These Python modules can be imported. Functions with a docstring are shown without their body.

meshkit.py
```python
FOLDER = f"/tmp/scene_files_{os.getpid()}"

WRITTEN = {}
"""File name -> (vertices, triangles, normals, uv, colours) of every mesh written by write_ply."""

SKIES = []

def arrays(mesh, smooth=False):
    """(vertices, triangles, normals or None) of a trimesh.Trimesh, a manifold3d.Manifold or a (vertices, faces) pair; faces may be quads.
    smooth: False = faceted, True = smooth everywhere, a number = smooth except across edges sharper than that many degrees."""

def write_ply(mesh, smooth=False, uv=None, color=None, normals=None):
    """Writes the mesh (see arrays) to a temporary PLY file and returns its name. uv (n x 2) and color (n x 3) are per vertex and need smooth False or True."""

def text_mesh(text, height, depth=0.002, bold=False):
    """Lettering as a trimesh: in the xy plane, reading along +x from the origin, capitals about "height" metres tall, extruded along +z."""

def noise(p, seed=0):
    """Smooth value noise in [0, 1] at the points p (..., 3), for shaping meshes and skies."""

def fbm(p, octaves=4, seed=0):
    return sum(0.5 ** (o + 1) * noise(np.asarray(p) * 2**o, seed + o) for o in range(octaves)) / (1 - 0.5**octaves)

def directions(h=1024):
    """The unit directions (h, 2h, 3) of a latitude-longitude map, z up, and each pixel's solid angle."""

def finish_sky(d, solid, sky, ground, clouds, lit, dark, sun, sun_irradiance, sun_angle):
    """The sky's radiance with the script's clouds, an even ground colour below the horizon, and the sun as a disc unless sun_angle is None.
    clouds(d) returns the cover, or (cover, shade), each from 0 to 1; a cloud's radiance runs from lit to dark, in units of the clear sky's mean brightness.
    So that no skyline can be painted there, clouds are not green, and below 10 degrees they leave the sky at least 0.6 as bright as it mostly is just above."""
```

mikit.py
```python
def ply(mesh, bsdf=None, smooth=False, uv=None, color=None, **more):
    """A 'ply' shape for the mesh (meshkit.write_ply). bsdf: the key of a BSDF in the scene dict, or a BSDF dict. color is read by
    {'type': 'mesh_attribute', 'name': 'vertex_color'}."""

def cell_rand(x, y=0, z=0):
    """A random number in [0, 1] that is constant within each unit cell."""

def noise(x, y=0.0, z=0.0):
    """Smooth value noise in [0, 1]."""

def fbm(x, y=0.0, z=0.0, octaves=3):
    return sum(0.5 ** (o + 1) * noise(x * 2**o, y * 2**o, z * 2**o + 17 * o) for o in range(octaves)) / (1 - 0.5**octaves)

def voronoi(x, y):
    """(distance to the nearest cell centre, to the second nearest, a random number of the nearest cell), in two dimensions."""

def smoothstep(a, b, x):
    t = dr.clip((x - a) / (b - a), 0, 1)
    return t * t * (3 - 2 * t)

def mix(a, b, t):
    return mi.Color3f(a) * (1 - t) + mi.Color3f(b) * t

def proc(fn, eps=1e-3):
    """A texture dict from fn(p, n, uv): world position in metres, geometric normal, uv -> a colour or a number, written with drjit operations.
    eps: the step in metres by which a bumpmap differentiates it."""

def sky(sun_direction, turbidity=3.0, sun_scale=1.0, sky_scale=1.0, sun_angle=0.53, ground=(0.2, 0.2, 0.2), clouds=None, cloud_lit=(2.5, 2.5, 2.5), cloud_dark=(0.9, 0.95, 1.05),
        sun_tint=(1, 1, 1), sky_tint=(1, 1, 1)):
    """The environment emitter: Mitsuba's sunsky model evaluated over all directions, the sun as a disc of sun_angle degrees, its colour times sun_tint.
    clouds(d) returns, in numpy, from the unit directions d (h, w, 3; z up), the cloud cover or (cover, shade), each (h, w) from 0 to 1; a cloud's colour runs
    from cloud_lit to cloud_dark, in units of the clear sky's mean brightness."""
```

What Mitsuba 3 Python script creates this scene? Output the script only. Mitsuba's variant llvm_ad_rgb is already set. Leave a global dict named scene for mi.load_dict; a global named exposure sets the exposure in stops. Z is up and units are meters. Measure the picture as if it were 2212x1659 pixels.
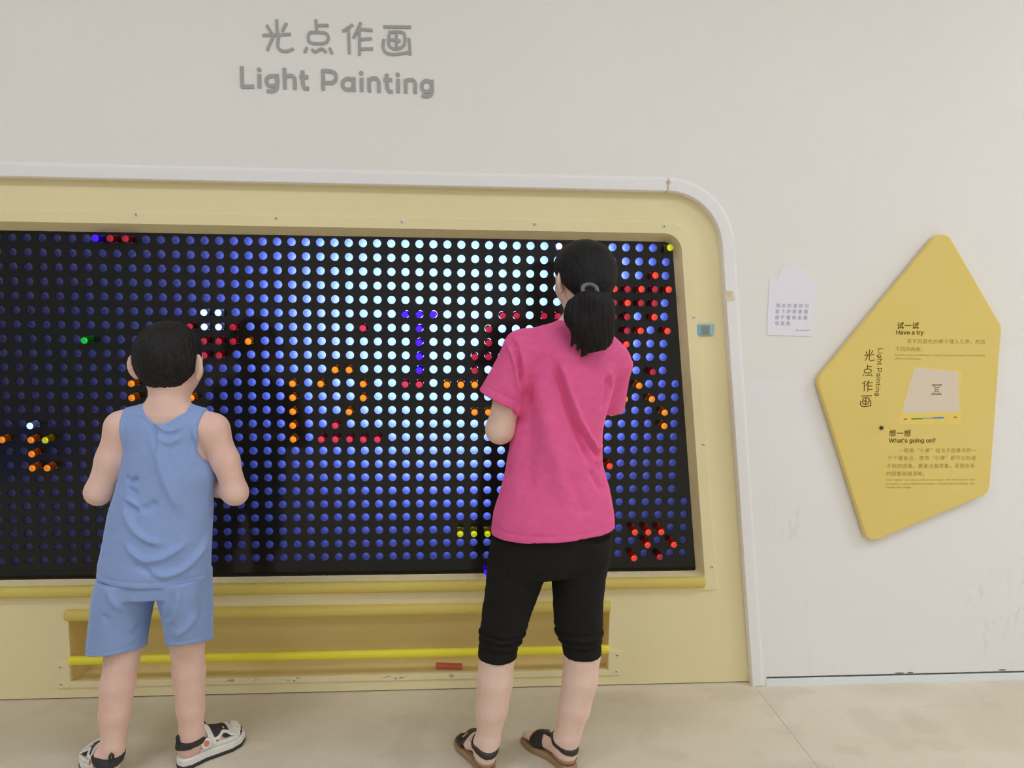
"""A light-peg exhibit set in a white museum wall, with a boy and a woman playing at it. Metres, z up, the wall faces -y."""
import math
import random

import drjit as dr
import mitsuba as mi
import numpy as np
import trimesh
import manifold3d as m3
import shapely
from shapely import affinity
from shapely.geometry import LineString, Point, Polygon, box

import meshkit
import mikit

T = mi.ScalarTransform4f
scene, labels = {}, {}
random.seed(7)
rng = np.random.default_rng(7)

# ------------------------------------------------------------------ camera, lights, exposure
EYE = np.array([0.00119, -2.70651, 1.42594])
LOOK = np.array([0.06847821, 0.99259402, -0.10033864])
UP = np.array([-0.00373893, 0.10082936, 0.99489671])
scene["camera"] = {"type": "perspective", "fov": 2 * math.degrees(math.atan(1106 / 1600)), "fov_axis": "x", "near_clip": 0.05, "far_clip": 60.0,
                   "to_world": T().look_at(origin=EYE.tolist(), target=(EYE + LOOK).tolist(), up=UP.tolist())}
exposure = 0.0
LAMP = [5.95, 6.13, 6.72]                    # radiance of the ceiling panels
CEILING_LAMPS = [(3.9, -1.85, 2.35), (0.9, -2.3, 1.1), (-2.0, -2.3, 1.5), (4.0, -4.9, 1.1), (1.0, -4.9, 1.15), (-2.0, -4.9, 1.3)]   # x, y, strength
LAMP_SIZE = (1.5, 0.7)
BACKLIGHT = [1.9, 3.1, 14.5]              # radiance of the sheet behind the peg board
ROOM = (-6.2, 5.4, -6.8, 3.5)              # x from, x to, y of the back wall, ceiling height


# ------------------------------------------------------------------ helpers
def lin(r, g, b):
    c = np.array([r, g, b]) / 255.0
    return [float(x) for x in np.where(c < 0.04045, c / 12.92, ((c + 0.055) / 1.055) ** 2.4)]


def mat(key, d):
    scene[key] = d
    return key


def diffuse(key, c):
    return mat(key, {"type": "twosided", "b": {"type": "diffuse", "reflectance": {"type": "rgb", "value": list(c)}}})


def pr(key, c, rough=0.5, spec=0.5, metallic=0.0, **more):
    c = c if isinstance(c, dict) else {"type": "rgb", "value": list(c)}
    return mat(key, {"type": "twosided", "b": {"type": "principled", "base_color": c, "roughness": rough, "specular": spec, "metallic": metallic, **more}})


def bumped(key, c, height_fn, rough=0.6, spec=0.4, eps=1e-3, **more):
    c = c if isinstance(c, dict) else {"type": "rgb", "value": list(c)}
    return mat(key, {"type": "twosided", "b": {"type": "bumpmap", "arbitrary": mikit.proc(height_fn, eps=eps), "scale": 1.0,
                                               "b": {"type": "principled", "base_color": c, "roughness": rough, "specular": spec, **more}}})


def free(key):
    if key not in scene and not any(k.startswith(key + "__") for k in scene) and key not in labels:
        return key
    n = 1
    while f"{key}_{n:03d}" in scene or f"{key}_{n:03d}" in labels or any(k.startswith(f"{key}_{n:03d}__") for k in scene):
        n += 1
    return f"{key}_{n:03d}"


COUNT = {}


def numbered(key):
    n = COUNT.get(key, 0)
    COUNT[key] = n + 1
    return key if n == 0 else f"{key}_{n:03d}"


def tag(key, label=None, category=None, group=None, kind=None):
    labels[key] = {k: v for k, v in (("label", label), ("category", category), ("group", group), ("kind", kind)) if v}
    return key


def put(key, mesh, bsdf, smooth=False, **more):
    scene[key] = mikit.ply(mesh, bsdf, smooth, **more)
    return key


def part(parent, name, mesh, bsdf, smooth=False, label=None, kind=None, **more):
    key = numbered(f"{parent}__{name}")
    put(key, mesh, bsdf, smooth, **more)
    if label or kind:
        tag(key, label, kind=kind)
    return key


def cat(*ms):
    ms = [m for m in ms if m is not None]
    return trimesh.util.concatenate(ms)


def bx(x0, x1, y0, y1, z0, z1):
    return trimesh.creation.box(extents=(x1 - x0, y1 - y0, z1 - z0), transform=trimesh.transformations.translation_matrix(((x0 + x1) / 2, (y0 + y1) / 2, (z0 + z1) / 2)))


def rbx(x0, x1, y0, y1, z0, z1, r=0.004, seg=12):
    """A box with rounded edges (hull of spheres)."""
    s = [m3.Manifold.sphere(r, seg).translate((x, y, z)) for x in (x0 + r, x1 - r) for y in (y0 + r, y1 - r) for z in (z0 + r, z1 - r)]
    m = m3.Manifold.batch_hull(s).to_mesh()
    return trimesh.Trimesh(m.vert_properties[:, :3], m.tri_verts, process=False)


def slab(poly, y_back, y_front):
    """A polygon given in (x, z), extruded from y_back towards the room to y_front."""
    out = []
    for g in getattr(poly, "geoms", [poly]):
        if g.is_empty or g.area < 1e-9:
            continue
        m = trimesh.creation.extrude_polygon(g, y_back - y_front, engine="earcut")
        v = np.array(m.vertices)
        m.vertices = np.c_[v[:, 0], y_back - v[:, 2], v[:, 1]]
        out.append(m)
    return cat(*out)


def loft(loops, close=True, cap0=False, cap1=False):
    """Closed or open point loops of equal length, joined in order; normals to the left of the way the loops run seen along the sweep."""
    loops = [np.asarray(p, float) for p in loops]
    n, k = len(loops[0]), len(loops)
    v = np.vstack(loops)
    f = []
    i = np.arange(n if close else n - 1)
    j = (i + 1) % n
    for a in range(k - 1):
        f.append(np.c_[a * n + i, a * n + j, (a + 1) * n + j])
        f.append(np.c_[a * n + i, (a + 1) * n + j, (a + 1) * n + i])
    for flag, a in ((cap0, 0), (cap1, k - 1)):
        if flag:
            c = len(v)
            v = np.vstack([v, loops[a].mean(0)])
            f.append(np.c_[a * n + j, a * n + i, i * 0 + c] if a == 0 else np.c_[a * n + i, a * n + j, i * 0 + c])
    return trimesh.Trimesh(v, np.vstack(f), process=False)


def tube(points, radius, sides=12, caps=True):
    p = np.asarray(points, float)
    r = np.broadcast_to(np.asarray(radius, float), (len(p),))
    t = np.gradient(p, axis=0)
    t /= np.linalg.norm(t, axis=1, keepdims=True)
    ref = np.array([0, 0, 1.0]) if abs(t[0][2]) < 0.9 else np.array([1.0, 0, 0])
    a = np.cross(ref, t[0])
    a /= np.linalg.norm(a)
    loops = []
    for q, d, rr in zip(p, t, r):
        a = a - d * (a @ d)
        a /= np.linalg.norm(a)
        b = np.cross(d, a)
        ang = np.arange(sides) * 2 * np.pi / sides
        loops.append(q + rr * (np.cos(ang)[:, None] * a + np.sin(ang)[:, None] * b))
    return loft(loops, True, caps, caps)


def lathe(profile, n=16):
    """(radius, height) profile turned about +z."""
    ang = np.arange(n) * 2 * np.pi / n
    return loft([np.c_[r * np.cos(ang), r * np.sin(ang), np.full(n, h)] for r, h in profile])


def aim(mesh, at, d):
    """Turns a mesh that points to +z to point along d and moves it to at."""
    m = mesh.copy()
    d = np.asarray(d, float) / np.linalg.norm(d)
    m.apply_transform(trimesh.geometry.align_vectors([0, 0, 1], d))
    m.apply_translation(at)
    return m


def noise3(p, s):
    return mikit.noise(p.x * s, p.y * s, p.z * s)


# --- signed distance fields on a grid, meshed by surface nets: the bodies and the clothes
class Field:
    def __init__(self, lo, hi, h):
        self.lo, self.h = np.array(lo, float), h
        self.n = np.ceil((np.array(hi) - self.lo) / h).astype(int) + 1
        self.ax = [self.lo[k] + h * np.arange(self.n[k]) for k in range(3)]
        self.d = np.full(self.n, 0.12, np.float32)

    def win(self, lo, hi):
        s = []
        for k in range(3):
            a = int(np.clip(np.floor((lo[k] - self.lo[k]) / self.h), 0, self.n[k]))
            b = int(np.clip(np.ceil((hi[k] - self.lo[k]) / self.h) + 1, 0, self.n[k]))
            s.append(slice(a, b))
        return tuple(s)

    def xyz(self, w=None):
        w = w or (slice(None),) * 3
        return (self.ax[0][w[0]][:, None, None].astype(np.float32), self.ax[1][w[1]][None, :, None].astype(np.float32), self.ax[2][w[2]][None, None, :].astype(np.float32))

    def add(self, fn, lo, hi, k=0.02):
        m = k + 3 * self.h
        w = self.win(np.array(lo) - m, np.array(hi) + m)
        if any(s.stop <= s.start for s in w):
            return
        d = fn(*self.xyz(w)).astype(np.float32)
        o = self.d[w]
        if k <= 0:
            self.d[w] = np.minimum(o, d)
        else:
            t = np.clip(0.5 + 0.5 * (o - d) / k, 0, 1)
            self.d[w] = o * (1 - t) + d * t - k * t * (1 - t)

    def cut(self, fn, k=0.0):
        """Keeps what lies where fn < 0."""
        d = fn(*self.xyz()).astype(np.float32)
        if k <= 0:
            self.d = np.maximum(self.d, d)
        else:
            t = np.clip(0.5 - 0.5 * (self.d - d) / k, 0, 1)
            self.d = self.d * (1 - t) + d * t + k * t * (1 - t)

    def bone(self, a, b, ra, rb, k=0.02):
        a, b = np.array(a, float), np.array(b, float)
        ab = b - a
        L = max(float(ab @ ab), 1e-12)

        def fn(x, y, z):
            px, py, pz = x - a[0], y - a[1], z - a[2]
            t = np.clip((px * ab[0] + py * ab[1] + pz * ab[2]) / L, 0, 1)
            return np.sqrt((px - t * ab[0]) ** 2 + (py - t * ab[1]) ** 2 + (pz - t * ab[2]) ** 2) - (ra + (rb - ra) * t)

        r = max(ra, rb)
        self.add(fn, np.minimum(a, b) - r, np.maximum(a, b) + r, k)

    def chain(self, pts, radii, k=0.015):
        for a, b, ra, rb in zip(pts[:-1], pts[1:], radii[:-1], radii[1:]):
            self.bone(a, b, ra, rb, k)

    def blob(self, c, r, k=0.02, rot=None):
        c, r = np.array(c, float), np.array(r, float)
        M = np.eye(3) if rot is None else rot

        def fn(x, y, z):
            p = [x - c[0], y - c[1], z - c[2]]
            q = [(M[0, i] * p[0] + M[1, i] * p[1] + M[2, i] * p[2]) / r[i] for i in range(3)]
            n0 = np.sqrt(q[0] ** 2 + q[1] ** 2 + q[2] ** 2)
            n1 = np.sqrt((q[0] / r[0]) ** 2 + (q[1] / r[1]) ** 2 + (q[2] / r[2]) ** 2)
            return n0 * (n0 - 1) / np.maximum(n1, 1e-6)

        R = float(r.max())
        self.add(fn, c - R, c + R, k)

    def stack(self, rows, k=0.02, turn=0.0, power=2.0):
        """An upright trunk of elliptical sections: rows of (z, x, half width, y, half depth), turned about z."""
        rows = np.array(sorted(rows), float)
        ct, st = math.cos(turn), math.sin(turn)

        def fn(x, y, z):
            xc, rx, yc, ry = (smooth_interp(z, rows[:, 0], rows[:, i]) for i in (1, 2, 3, 4))
            u, v = (x - xc) * ct + (y - yc) * st, -(x - xc) * st + (y - yc) * ct
            q = (np.abs(u / rx) ** power + np.abs(v / ry) ** power) ** (1 / power)
            side = (q - 1) * np.minimum(rx, ry)
            cap = np.maximum(rows[0, 0] - z, z - rows[-1, 0])
            return np.maximum(side, cap) + 0 * side

        m = rows[:, [2, 4]].max()
        lo = [rows[:, 1].min() - m, rows[:, 3].min() - m, rows[0, 0]]
        hi = [rows[:, 1].max() + m, rows[:, 3].max() + m, rows[-1, 0]]
        self.add(fn, lo, hi, k)

    def mesh(self, level=0.0, relax=2):
        D = self.d - level
        s = D < 0
        nx, ny, nz = D.shape
        cells = np.zeros((nx - 1, ny - 1, nz - 1), np.int16)
        for a in (0, 1):
            for b in (0, 1):
                for c in (0, 1):
                    cells += s[a:nx - 1 + a, b:ny - 1 + b, c:nz - 1 + c]
        on = (cells > 0) & (cells < 8)
        idx = np.full(on.shape, -1, np.int64)
        at = np.argwhere(on)
        idx[on] = np.arange(len(at))
        acc, cnt = np.zeros((len(at), 3)), np.zeros(len(at))
        corners = [(a, b, c) for a in (0, 1) for b in (0, 1) for c in (0, 1)]
        for p in corners:
            for ax in range(3):
                if p[ax]:
                    continue
                q = tuple(p[i] + (i == ax) for i in range(3))
                dp = D[at[:, 0] + p[0], at[:, 1] + p[1], at[:, 2] + p[2]]
                dq = D[at[:, 0] + q[0], at[:, 1] + q[1], at[:, 2] + q[2]]
                c = (dp < 0) != (dq < 0)
                t = np.where(c, dp / np.where(dp == dq, 1, dp - dq), 0)
                pos = np.repeat(np.array([p], float), len(at), 0)
                pos[:, ax] += t
                acc += pos * c[:, None]
                cnt += c
        v = self.lo + self.h * (at + acc / cnt[:, None])
        faces = []
        for ax in range(3):
            u, w = (ax + 1) % 3, (ax + 2) % 3
            lo = [slice(None)] * 3
            hi = [slice(None)] * 3
            lo[ax], hi[ax] = slice(0, -1), slice(1, None)
            cross = s[tuple(lo)] != s[tuple(hi)]
            e = np.argwhere(cross)
            ok = (e[:, u] > 0) & (e[:, w] > 0) & (e[:, u] < D.shape[u] - 1) & (e[:, w] < D.shape[w] - 1)
            e = e[ok]
            inside = s[tuple(e.T)]

            def cell(du, dw):
                c = e.copy()
                c[:, u] -= du
                c[:, w] -= dw
                return idx[tuple(c.T)]

            quad = np.c_[cell(1, 1), cell(0, 1), cell(0, 0), cell(1, 0)]
            quad[~inside] = quad[~inside][:, ::-1]
            faces.append(quad)
        q = np.vstack(faces)
        q = q[(q >= 0).all(1)]
        f = np.vstack([q[:, [0, 1, 2]], q[:, [0, 2, 3]]])
        m = trimesh.Trimesh(v, f, process=False)
        return even_out(m, relax, 0.9 * self.h)


def even_out(m, rounds, most):
    """Smooths a mesh in and out again (Taubin), no vertex moving farther than most."""
    from scipy.sparse import coo_matrix
    v0 = np.array(m.vertices)
    e = np.vstack([m.faces[:, [0, 1]], m.faces[:, [1, 2]], m.faces[:, [2, 0]]])
    e = np.vstack([e, e[:, ::-1]])
    A = coo_matrix((np.ones(len(e)), (e[:, 0], e[:, 1])), shape=(len(v0), len(v0))).tocsr()
    deg = np.maximum(np.asarray(A.sum(1)).ravel(), 1e-9)[:, None]
    v = v0.copy()
    for _ in range(rounds):
        for s in (0.6, -0.45):
            v = v + s * (A @ v / deg - v)
    d = v - v0
    n = np.linalg.norm(d, axis=1, keepdims=True)
    v = v0 + d * np.minimum(1, most / np.maximum(n, 1e-12))
    return trimesh.Trimesh(v, m.faces, process=False)


def smooth_interp(z, zs, vs):
    """Monotone cubic interpolation along the rows of a stack."""
    from scipy.interpolate import PchipInterpolator
    return PchipInterpolator(zs, vs, extrapolate=True)(np.clip(z, zs[0], zs[-1])).astype(np.float32)


def path_dist(x, z, pts):
    """Distance in the (x, z) plane to a smoothed polyline, and the run along it from 0 to 1."""
    p = np.array(pts, float)
    if len(p) > 2:
        from scipy.interpolate import PchipInterpolator
        s = np.r_[0, np.cumsum(np.linalg.norm(np.diff(p, axis=0), axis=1))]
        q = np.linspace(0, s[-1], 4 * len(p))
        p = np.c_[PchipInterpolator(s, p[:, 0])(q), PchipInterpolator(s, p[:, 1])(q)]
    s = np.r_[0, np.cumsum(np.linalg.norm(np.diff(p, axis=0), axis=1))]
    best, run = np.full(x.shape, 9.0), np.zeros(x.shape)
    for a, b, s0, s1 in zip(p[:-1], p[1:], s[:-1], s[1:]):
        ab = b - a
        t = np.clip(((x - a[0]) * ab[0] + (z - a[1]) * ab[1]) / (ab @ ab), 0, 1)
        d = np.hypot(x - a[0] - t * ab[0], z - a[1] - t * ab[1])
        c = d < best
        best, run = np.where(c, d, best), np.where(c, (s0 + t * (s1 - s0)) / s[-1], run)
    return best, run


def fold(mesh, folds, gain=1.0, wave=0.0012, seed=1, back_only=True):
    """Presses creases and swags into the back of a garment: ridges and valleys along paths in (x, z), pushed out along the normals, fading at both ends."""
    v, n = np.array(mesh.vertices), np.array(mesh.vertex_normals)
    out = np.zeros(len(v))
    back = np.clip(-n[:, 1] * 1.6 + 0.2, 0, 1) if back_only else 1.0
    for pts, width, height in folds:
        d, run = path_dist(v[:, 0], v[:, 2], pts)
        out += height * np.exp(-((d / width) ** 2)) * np.clip(np.minimum(run, 1 - run) * 5 + 0.25, 0, 1) * back
    out = out * gain + wave * 2 * (meshkit.fbm(v * 14, 3, seed) - 0.5) + wave * (meshkit.fbm(v * 45, 2, seed + 5) - 0.5)
    mesh.vertices = v + n * out[:, None]
    return mesh

# ------------------------------------------------------------------ materials of the setting
def paint_fn(p, n, uv):
    base = mi.Color3f(0.765, 0.750, 0.712)
    fresh = mi.Color3f(0.770, 0.766, 0.752)                       # the lower part was rolled over with a cooler white
    edge = 1.176 + 0.117 * mikit.smoothstep(1.42, 1.9, p.x) + 0.012 * (mikit.noise(p.x * 9, 3.1) - 0.5)
    low = dr.select((p.z < edge) & (p.x > 0.9), 1.0, 0.0)
    c = mikit.mix(base, fresh, low)
    c *= 0.985 + 0.03 * mikit.fbm(p.x * 2.2, p.y * 2.2, p.z * 2.2, octaves=2)
    # rubbed grey scuffs in patches low on the wall
    streak = mikit.smoothstep(0.60, 0.78, mikit.fbm(p.x * 60 + p.z * 24, p.z * 20 - p.x * 40, 5.0, octaves=3))
    where = mikit.smoothstep(0.56, 0.72, mikit.fbm(p.x * 3.1 + 7.7, p.z * 3.1, 1.3, octaves=2)) * dr.select(p.z < 1.0, 1.0, 0.0) * dr.select(p.x > 1.15, 1.0, 0.0)
    return c * (1 - 0.07 * streak * where)


WALL = mat("wall_paint", {"type": "twosided", "b": {"type": "principled", "base_color": mikit.proc(paint_fn), "roughness": 0.62, "specular": 0.3}})
ROOM_PAINT = diffuse("room_paint", (0.80, 0.80, 0.78))
CEIL_PAINT = diffuse("ceiling_paint", (0.84, 0.84, 0.83))


def floor_fn(p, n, uv):
    c = mikit.mix((0.555, 0.50, 0.382), (0.62, 0.565, 0.445), mikit.smoothstep(0.28, 0.72, mikit.fbm(p.x * 2.6 + 1.7 * mikit.noise(p.x * 1.3, p.y * 1.3), p.y * 4.4, 2.0, octaves=4)))
    c = mikit.mix(c, (0.485, 0.432, 0.328), 0.35 * mikit.smoothstep(0.57, 0.75, mikit.fbm(p.x * 6.2, p.y * 8.1, 9.0, octaves=3)))
    return c * (0.97 + 0.06 * mikit.noise(p.x * 240, p.y * 240))


FLOOR = mat("floor_stone", {"type": "twosided", "b": {"type": "principled", "base_color": mikit.proc(floor_fn), "roughness": 0.38, "specular": 0.35}})
JOINT = diffuse("floor_joint", (0.50, 0.455, 0.36))
TRIM = pr("trim_lacquer", (0.765, 0.762, 0.750), 0.5, 0.35)
FILLER = diffuse("joint_filler", (0.60, 0.50, 0.38))
ALU = pr("pale_anodised_strip", (0.72, 0.77, 0.78), 0.42, 0.5)
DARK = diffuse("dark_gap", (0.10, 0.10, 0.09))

# ------------------------------------------------------------------ the room
X0, X1, YB, ZC = ROOM
WY = -0.07                                                           # face of the white wall


def trap(zb, zt, xr, slope, r_top, r_bot, n=12, xc=-0.45):
    """A loop in (x, z), symmetric about xc: sides lean inwards going up, x at the right = xr + slope * z; round corners of n + 1 points each."""
    quad = [(xr + slope * zb, zb, r_bot), (xr + slope * zt, zt, r_top), (2 * xc - xr - slope * zt, zt, r_top), (2 * xc - xr - slope * zb, zb, r_bot)]
    out = []
    for k in range(4):
        p, a, b = (np.array(quad[(k + s) % 4][:2]) for s in (0, -1, 1))
        r = quad[k][2]
        u, w = (a - p) / np.linalg.norm(a - p), (b - p) / np.linalg.norm(b - p)
        half = math.acos(np.clip(u @ w, -1, 1)) / 2
        c = p + (u + w) / np.linalg.norm(u + w) * r / math.sin(half)
        t0, t1 = p + u * r / math.tan(half) - c, p + w * r / math.tan(half) - c
        a0, a1 = math.atan2(t0[1], t0[0]), math.atan2(t1[1], t1[0])
        d = (a1 - a0 + np.pi) % (2 * np.pi) - np.pi
        for t in np.linspace(0, 1, n + 1):
            out.append(c + r * np.array([math.cos(a0 + d * t), math.sin(a0 + d * t)]))
    return np.array(out)


def at_y(loop, y):
    return np.c_[loop[:, 0], np.full(len(loop), y), loop[:, 1]]


OUTLINE = trap(-0.002, 1.848, 1.1165, -0.1108, 0.205, 0.002)
BEZEL = trap(0.374, 1.744, 1.0146, -0.109, 0.095, 0.006)
MOUTH = trap(0.424, 1.702, 0.9685, -0.1072, 0.066, 0.012)
BOARD_EDGE = trap(0.4345, 1.678, 0.9503, -0.1072, 0.036, 0.008)

wall_poly = box(X0, 0, X1, ZC).difference(Polygon(OUTLINE).buffer(0.012))
put("wall_front", slab(wall_poly, -0.02, WY), WALL)
tag("wall_front", "white painted wall around the light board with a cooler repainted lower half", kind="structure")
put("wall_back", bx(X0, X1, YB - 0.1, YB, 0, ZC), ROOM_PAINT)
put("wall_left", bx(X0 - 0.1, X0, YB, 0, 0, ZC), ROOM_PAINT)
put("wall_right", bx(X1, X1 + 0.1, YB, 0, 0, ZC), ROOM_PAINT)
put("ceiling", bx(X0, X1, YB, 0, ZC, ZC + 0.1), CEIL_PAINT)
for k in ("wall_back", "wall_left", "wall_right", "ceiling"):
    tag(k, kind="structure")

# floor of large slabs; one joint runs away from the wall just right of the frame
put("floor", bx(X0, X1, YB, 0.0, -0.06, -0.006), JOINT)
tag("floor", "pale beige stone floor with a fine joint running towards the wall", kind="structure")
xs = [X0, -1.99, 1.127, 4.24, X1]
for a, b in zip(xs[:-1], xs[1:]):
    for c, d in ((YB, -4.9), (-4.9, -2.45), (-2.45, 0.0)):
        poly = Polygon([(a + 0.0006, c + 0.0006), (b - 0.0006, c + 0.0006), (b - 0.0006, d - 0.0006), (a + 0.0006, d - 0.0006)])
        m = trimesh.creation.extrude_polygon(poly, 0.006, engine="earcut")
        m.apply_translation((0, 0, -0.006))
        part("floor", "slab", m, FLOOR)

# raised white trim swept along the frame's outline, in two lengths with a torn joint at the top
run = np.vstack([[1.1172, 0.0], OUTLINE[13:39], [2 * -0.45 - 1.1172, 0.0]])
seg = np.r_[0, np.cumsum(np.linalg.norm(np.diff(run, axis=0), axis=1))]
TRIM_PROFILE = [(0.0, -0.036), (0.0, -0.0725), (0.0025, -0.0750), (0.034, -0.0750), (0.0400, -0.0745), (0.0475, -0.0712), (0.0485, -0.0690)]


def trim_piece(s0, s1):
    s = np.unique(np.r_[s0, seg[(seg > s0 + 1e-4) & (seg < s1 - 1e-4)], s1])
    p = np.c_[np.interp(s, seg, run[:, 0]), np.interp(s, seg, run[:, 1])]
    t = np.gradient(p, s, axis=0)
    t /= np.linalg.norm(t, axis=1, keepdims=True)
    nrm = np.c_[t[:, 1], -t[:, 0]]
    loops = [np.array([(q[0] + k[0] * o, y, q[1] + k[1] * o) for o, y in TRIM_PROFILE + [(0.0485, -0.036)]]) for q, k in zip(p, nrm)]
    m = loft(loops, True, True, True)
    m.invert()
    return m


top_s = [k for k in range(len(run) - 1) if run[k, 1] > 1.847 and run[k + 1, 1] > 1.847][0]
s_joint = seg[top_s] + (run[top_s, 0] - 0.7275) if run[top_s, 0] > 0.7275 else seg[top_s]
part("trim_1", "corner_length", trim_piece(0, s_joint - 0.0035), TRIM, 35)
part("trim_1", "top_length", trim_piece(s_joint + 0.0035, seg[-1]), TRIM, 35)
jx = float(np.interp(s_joint, seg, run[:, 0]))
filler = Polygon([(jx - 0.0036, 1.848), (jx + 0.0036, 1.848), (jx + 0.0036, 1.889), (jx - 0.0036, 1.889)])
part("trim_1", "filler", slab(filler, -0.036, -0.071), FILLER)
smear = shapely.union_all([LineString([(jx, 1.850), (jx + 0.001, 1.868), (jx + 0.008, 1.880)]).buffer(0.0032), LineString([(jx - 0.002, 1.868), (jx - 0.006, 1.881)]).buffer(0.0024)])
part("trim_1", "smear", slab(smear, -0.0750, -0.0753), FILLER)
tag("trim_1", "raised white trim bent round the yellow frame, torn at its top joint", kind="structure")

# skirting strip right of the trim, with the shadow gap above it
put("baseboard_right", bx(1.172, X1, -0.0745, WY, 0.0, 0.030), ALU)
tag("baseboard_right", "pale metal skirting strip along the foot of the white wall", kind="structure")
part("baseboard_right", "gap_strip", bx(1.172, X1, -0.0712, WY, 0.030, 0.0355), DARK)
for cx, cz, s in ((1.70, 0.0385, 0.02), (1.745, 0.0395, 0.012), (2.12, 0.041, 0.016)):
    chip = Point(0, 0).buffer(1.0, 5)
    chip = affinity.translate(affinity.scale(chip, s, 0.0022), cx, cz)
    part("baseboard_right", "paint_chip", slab(chip, WY, WY - 0.0004), DARK)

# ceiling lamps (out of the frame): flat panels in slim housings
HOUSING = pr("lamp_housing", (0.7, 0.7, 0.7), 0.4)
for (x, y, power), where in zip(CEILING_LAMPS, ("above the wall right of the yellow sign", "above the space behind the woman", "above the space behind the boy", "at the back on the right", "at the back in the middle", "at the back on the left")):
    t = numbered("ceiling_light")
    w, d = LAMP_SIZE
    part(t, "housing", bx(x - w / 2 - 0.02, x + w / 2 + 0.02, y - d / 2 - 0.02, y + d / 2 + 0.02, ZC - 0.03, ZC), HOUSING)
    v = np.array([[x - w / 2, y - d / 2, ZC - 0.031], [x - w / 2, y + d / 2, ZC - 0.031], [x + w / 2, y + d / 2, ZC - 0.031], [x + w / 2, y - d / 2, ZC - 0.031]])
    part(t, "diffuser", (v, np.array([[0, 1, 2, 3]])), "lamp_face", emitter={"type": "area", "radiance": {"type": "rgb", "value": [power * c for c in LAMP]}})
    tag(t, f"flat white ceiling light panel {where}", "ceiling light", "ceiling light panels")
diffuse("lamp_face", (0.5, 0.5, 0.5))

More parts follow.
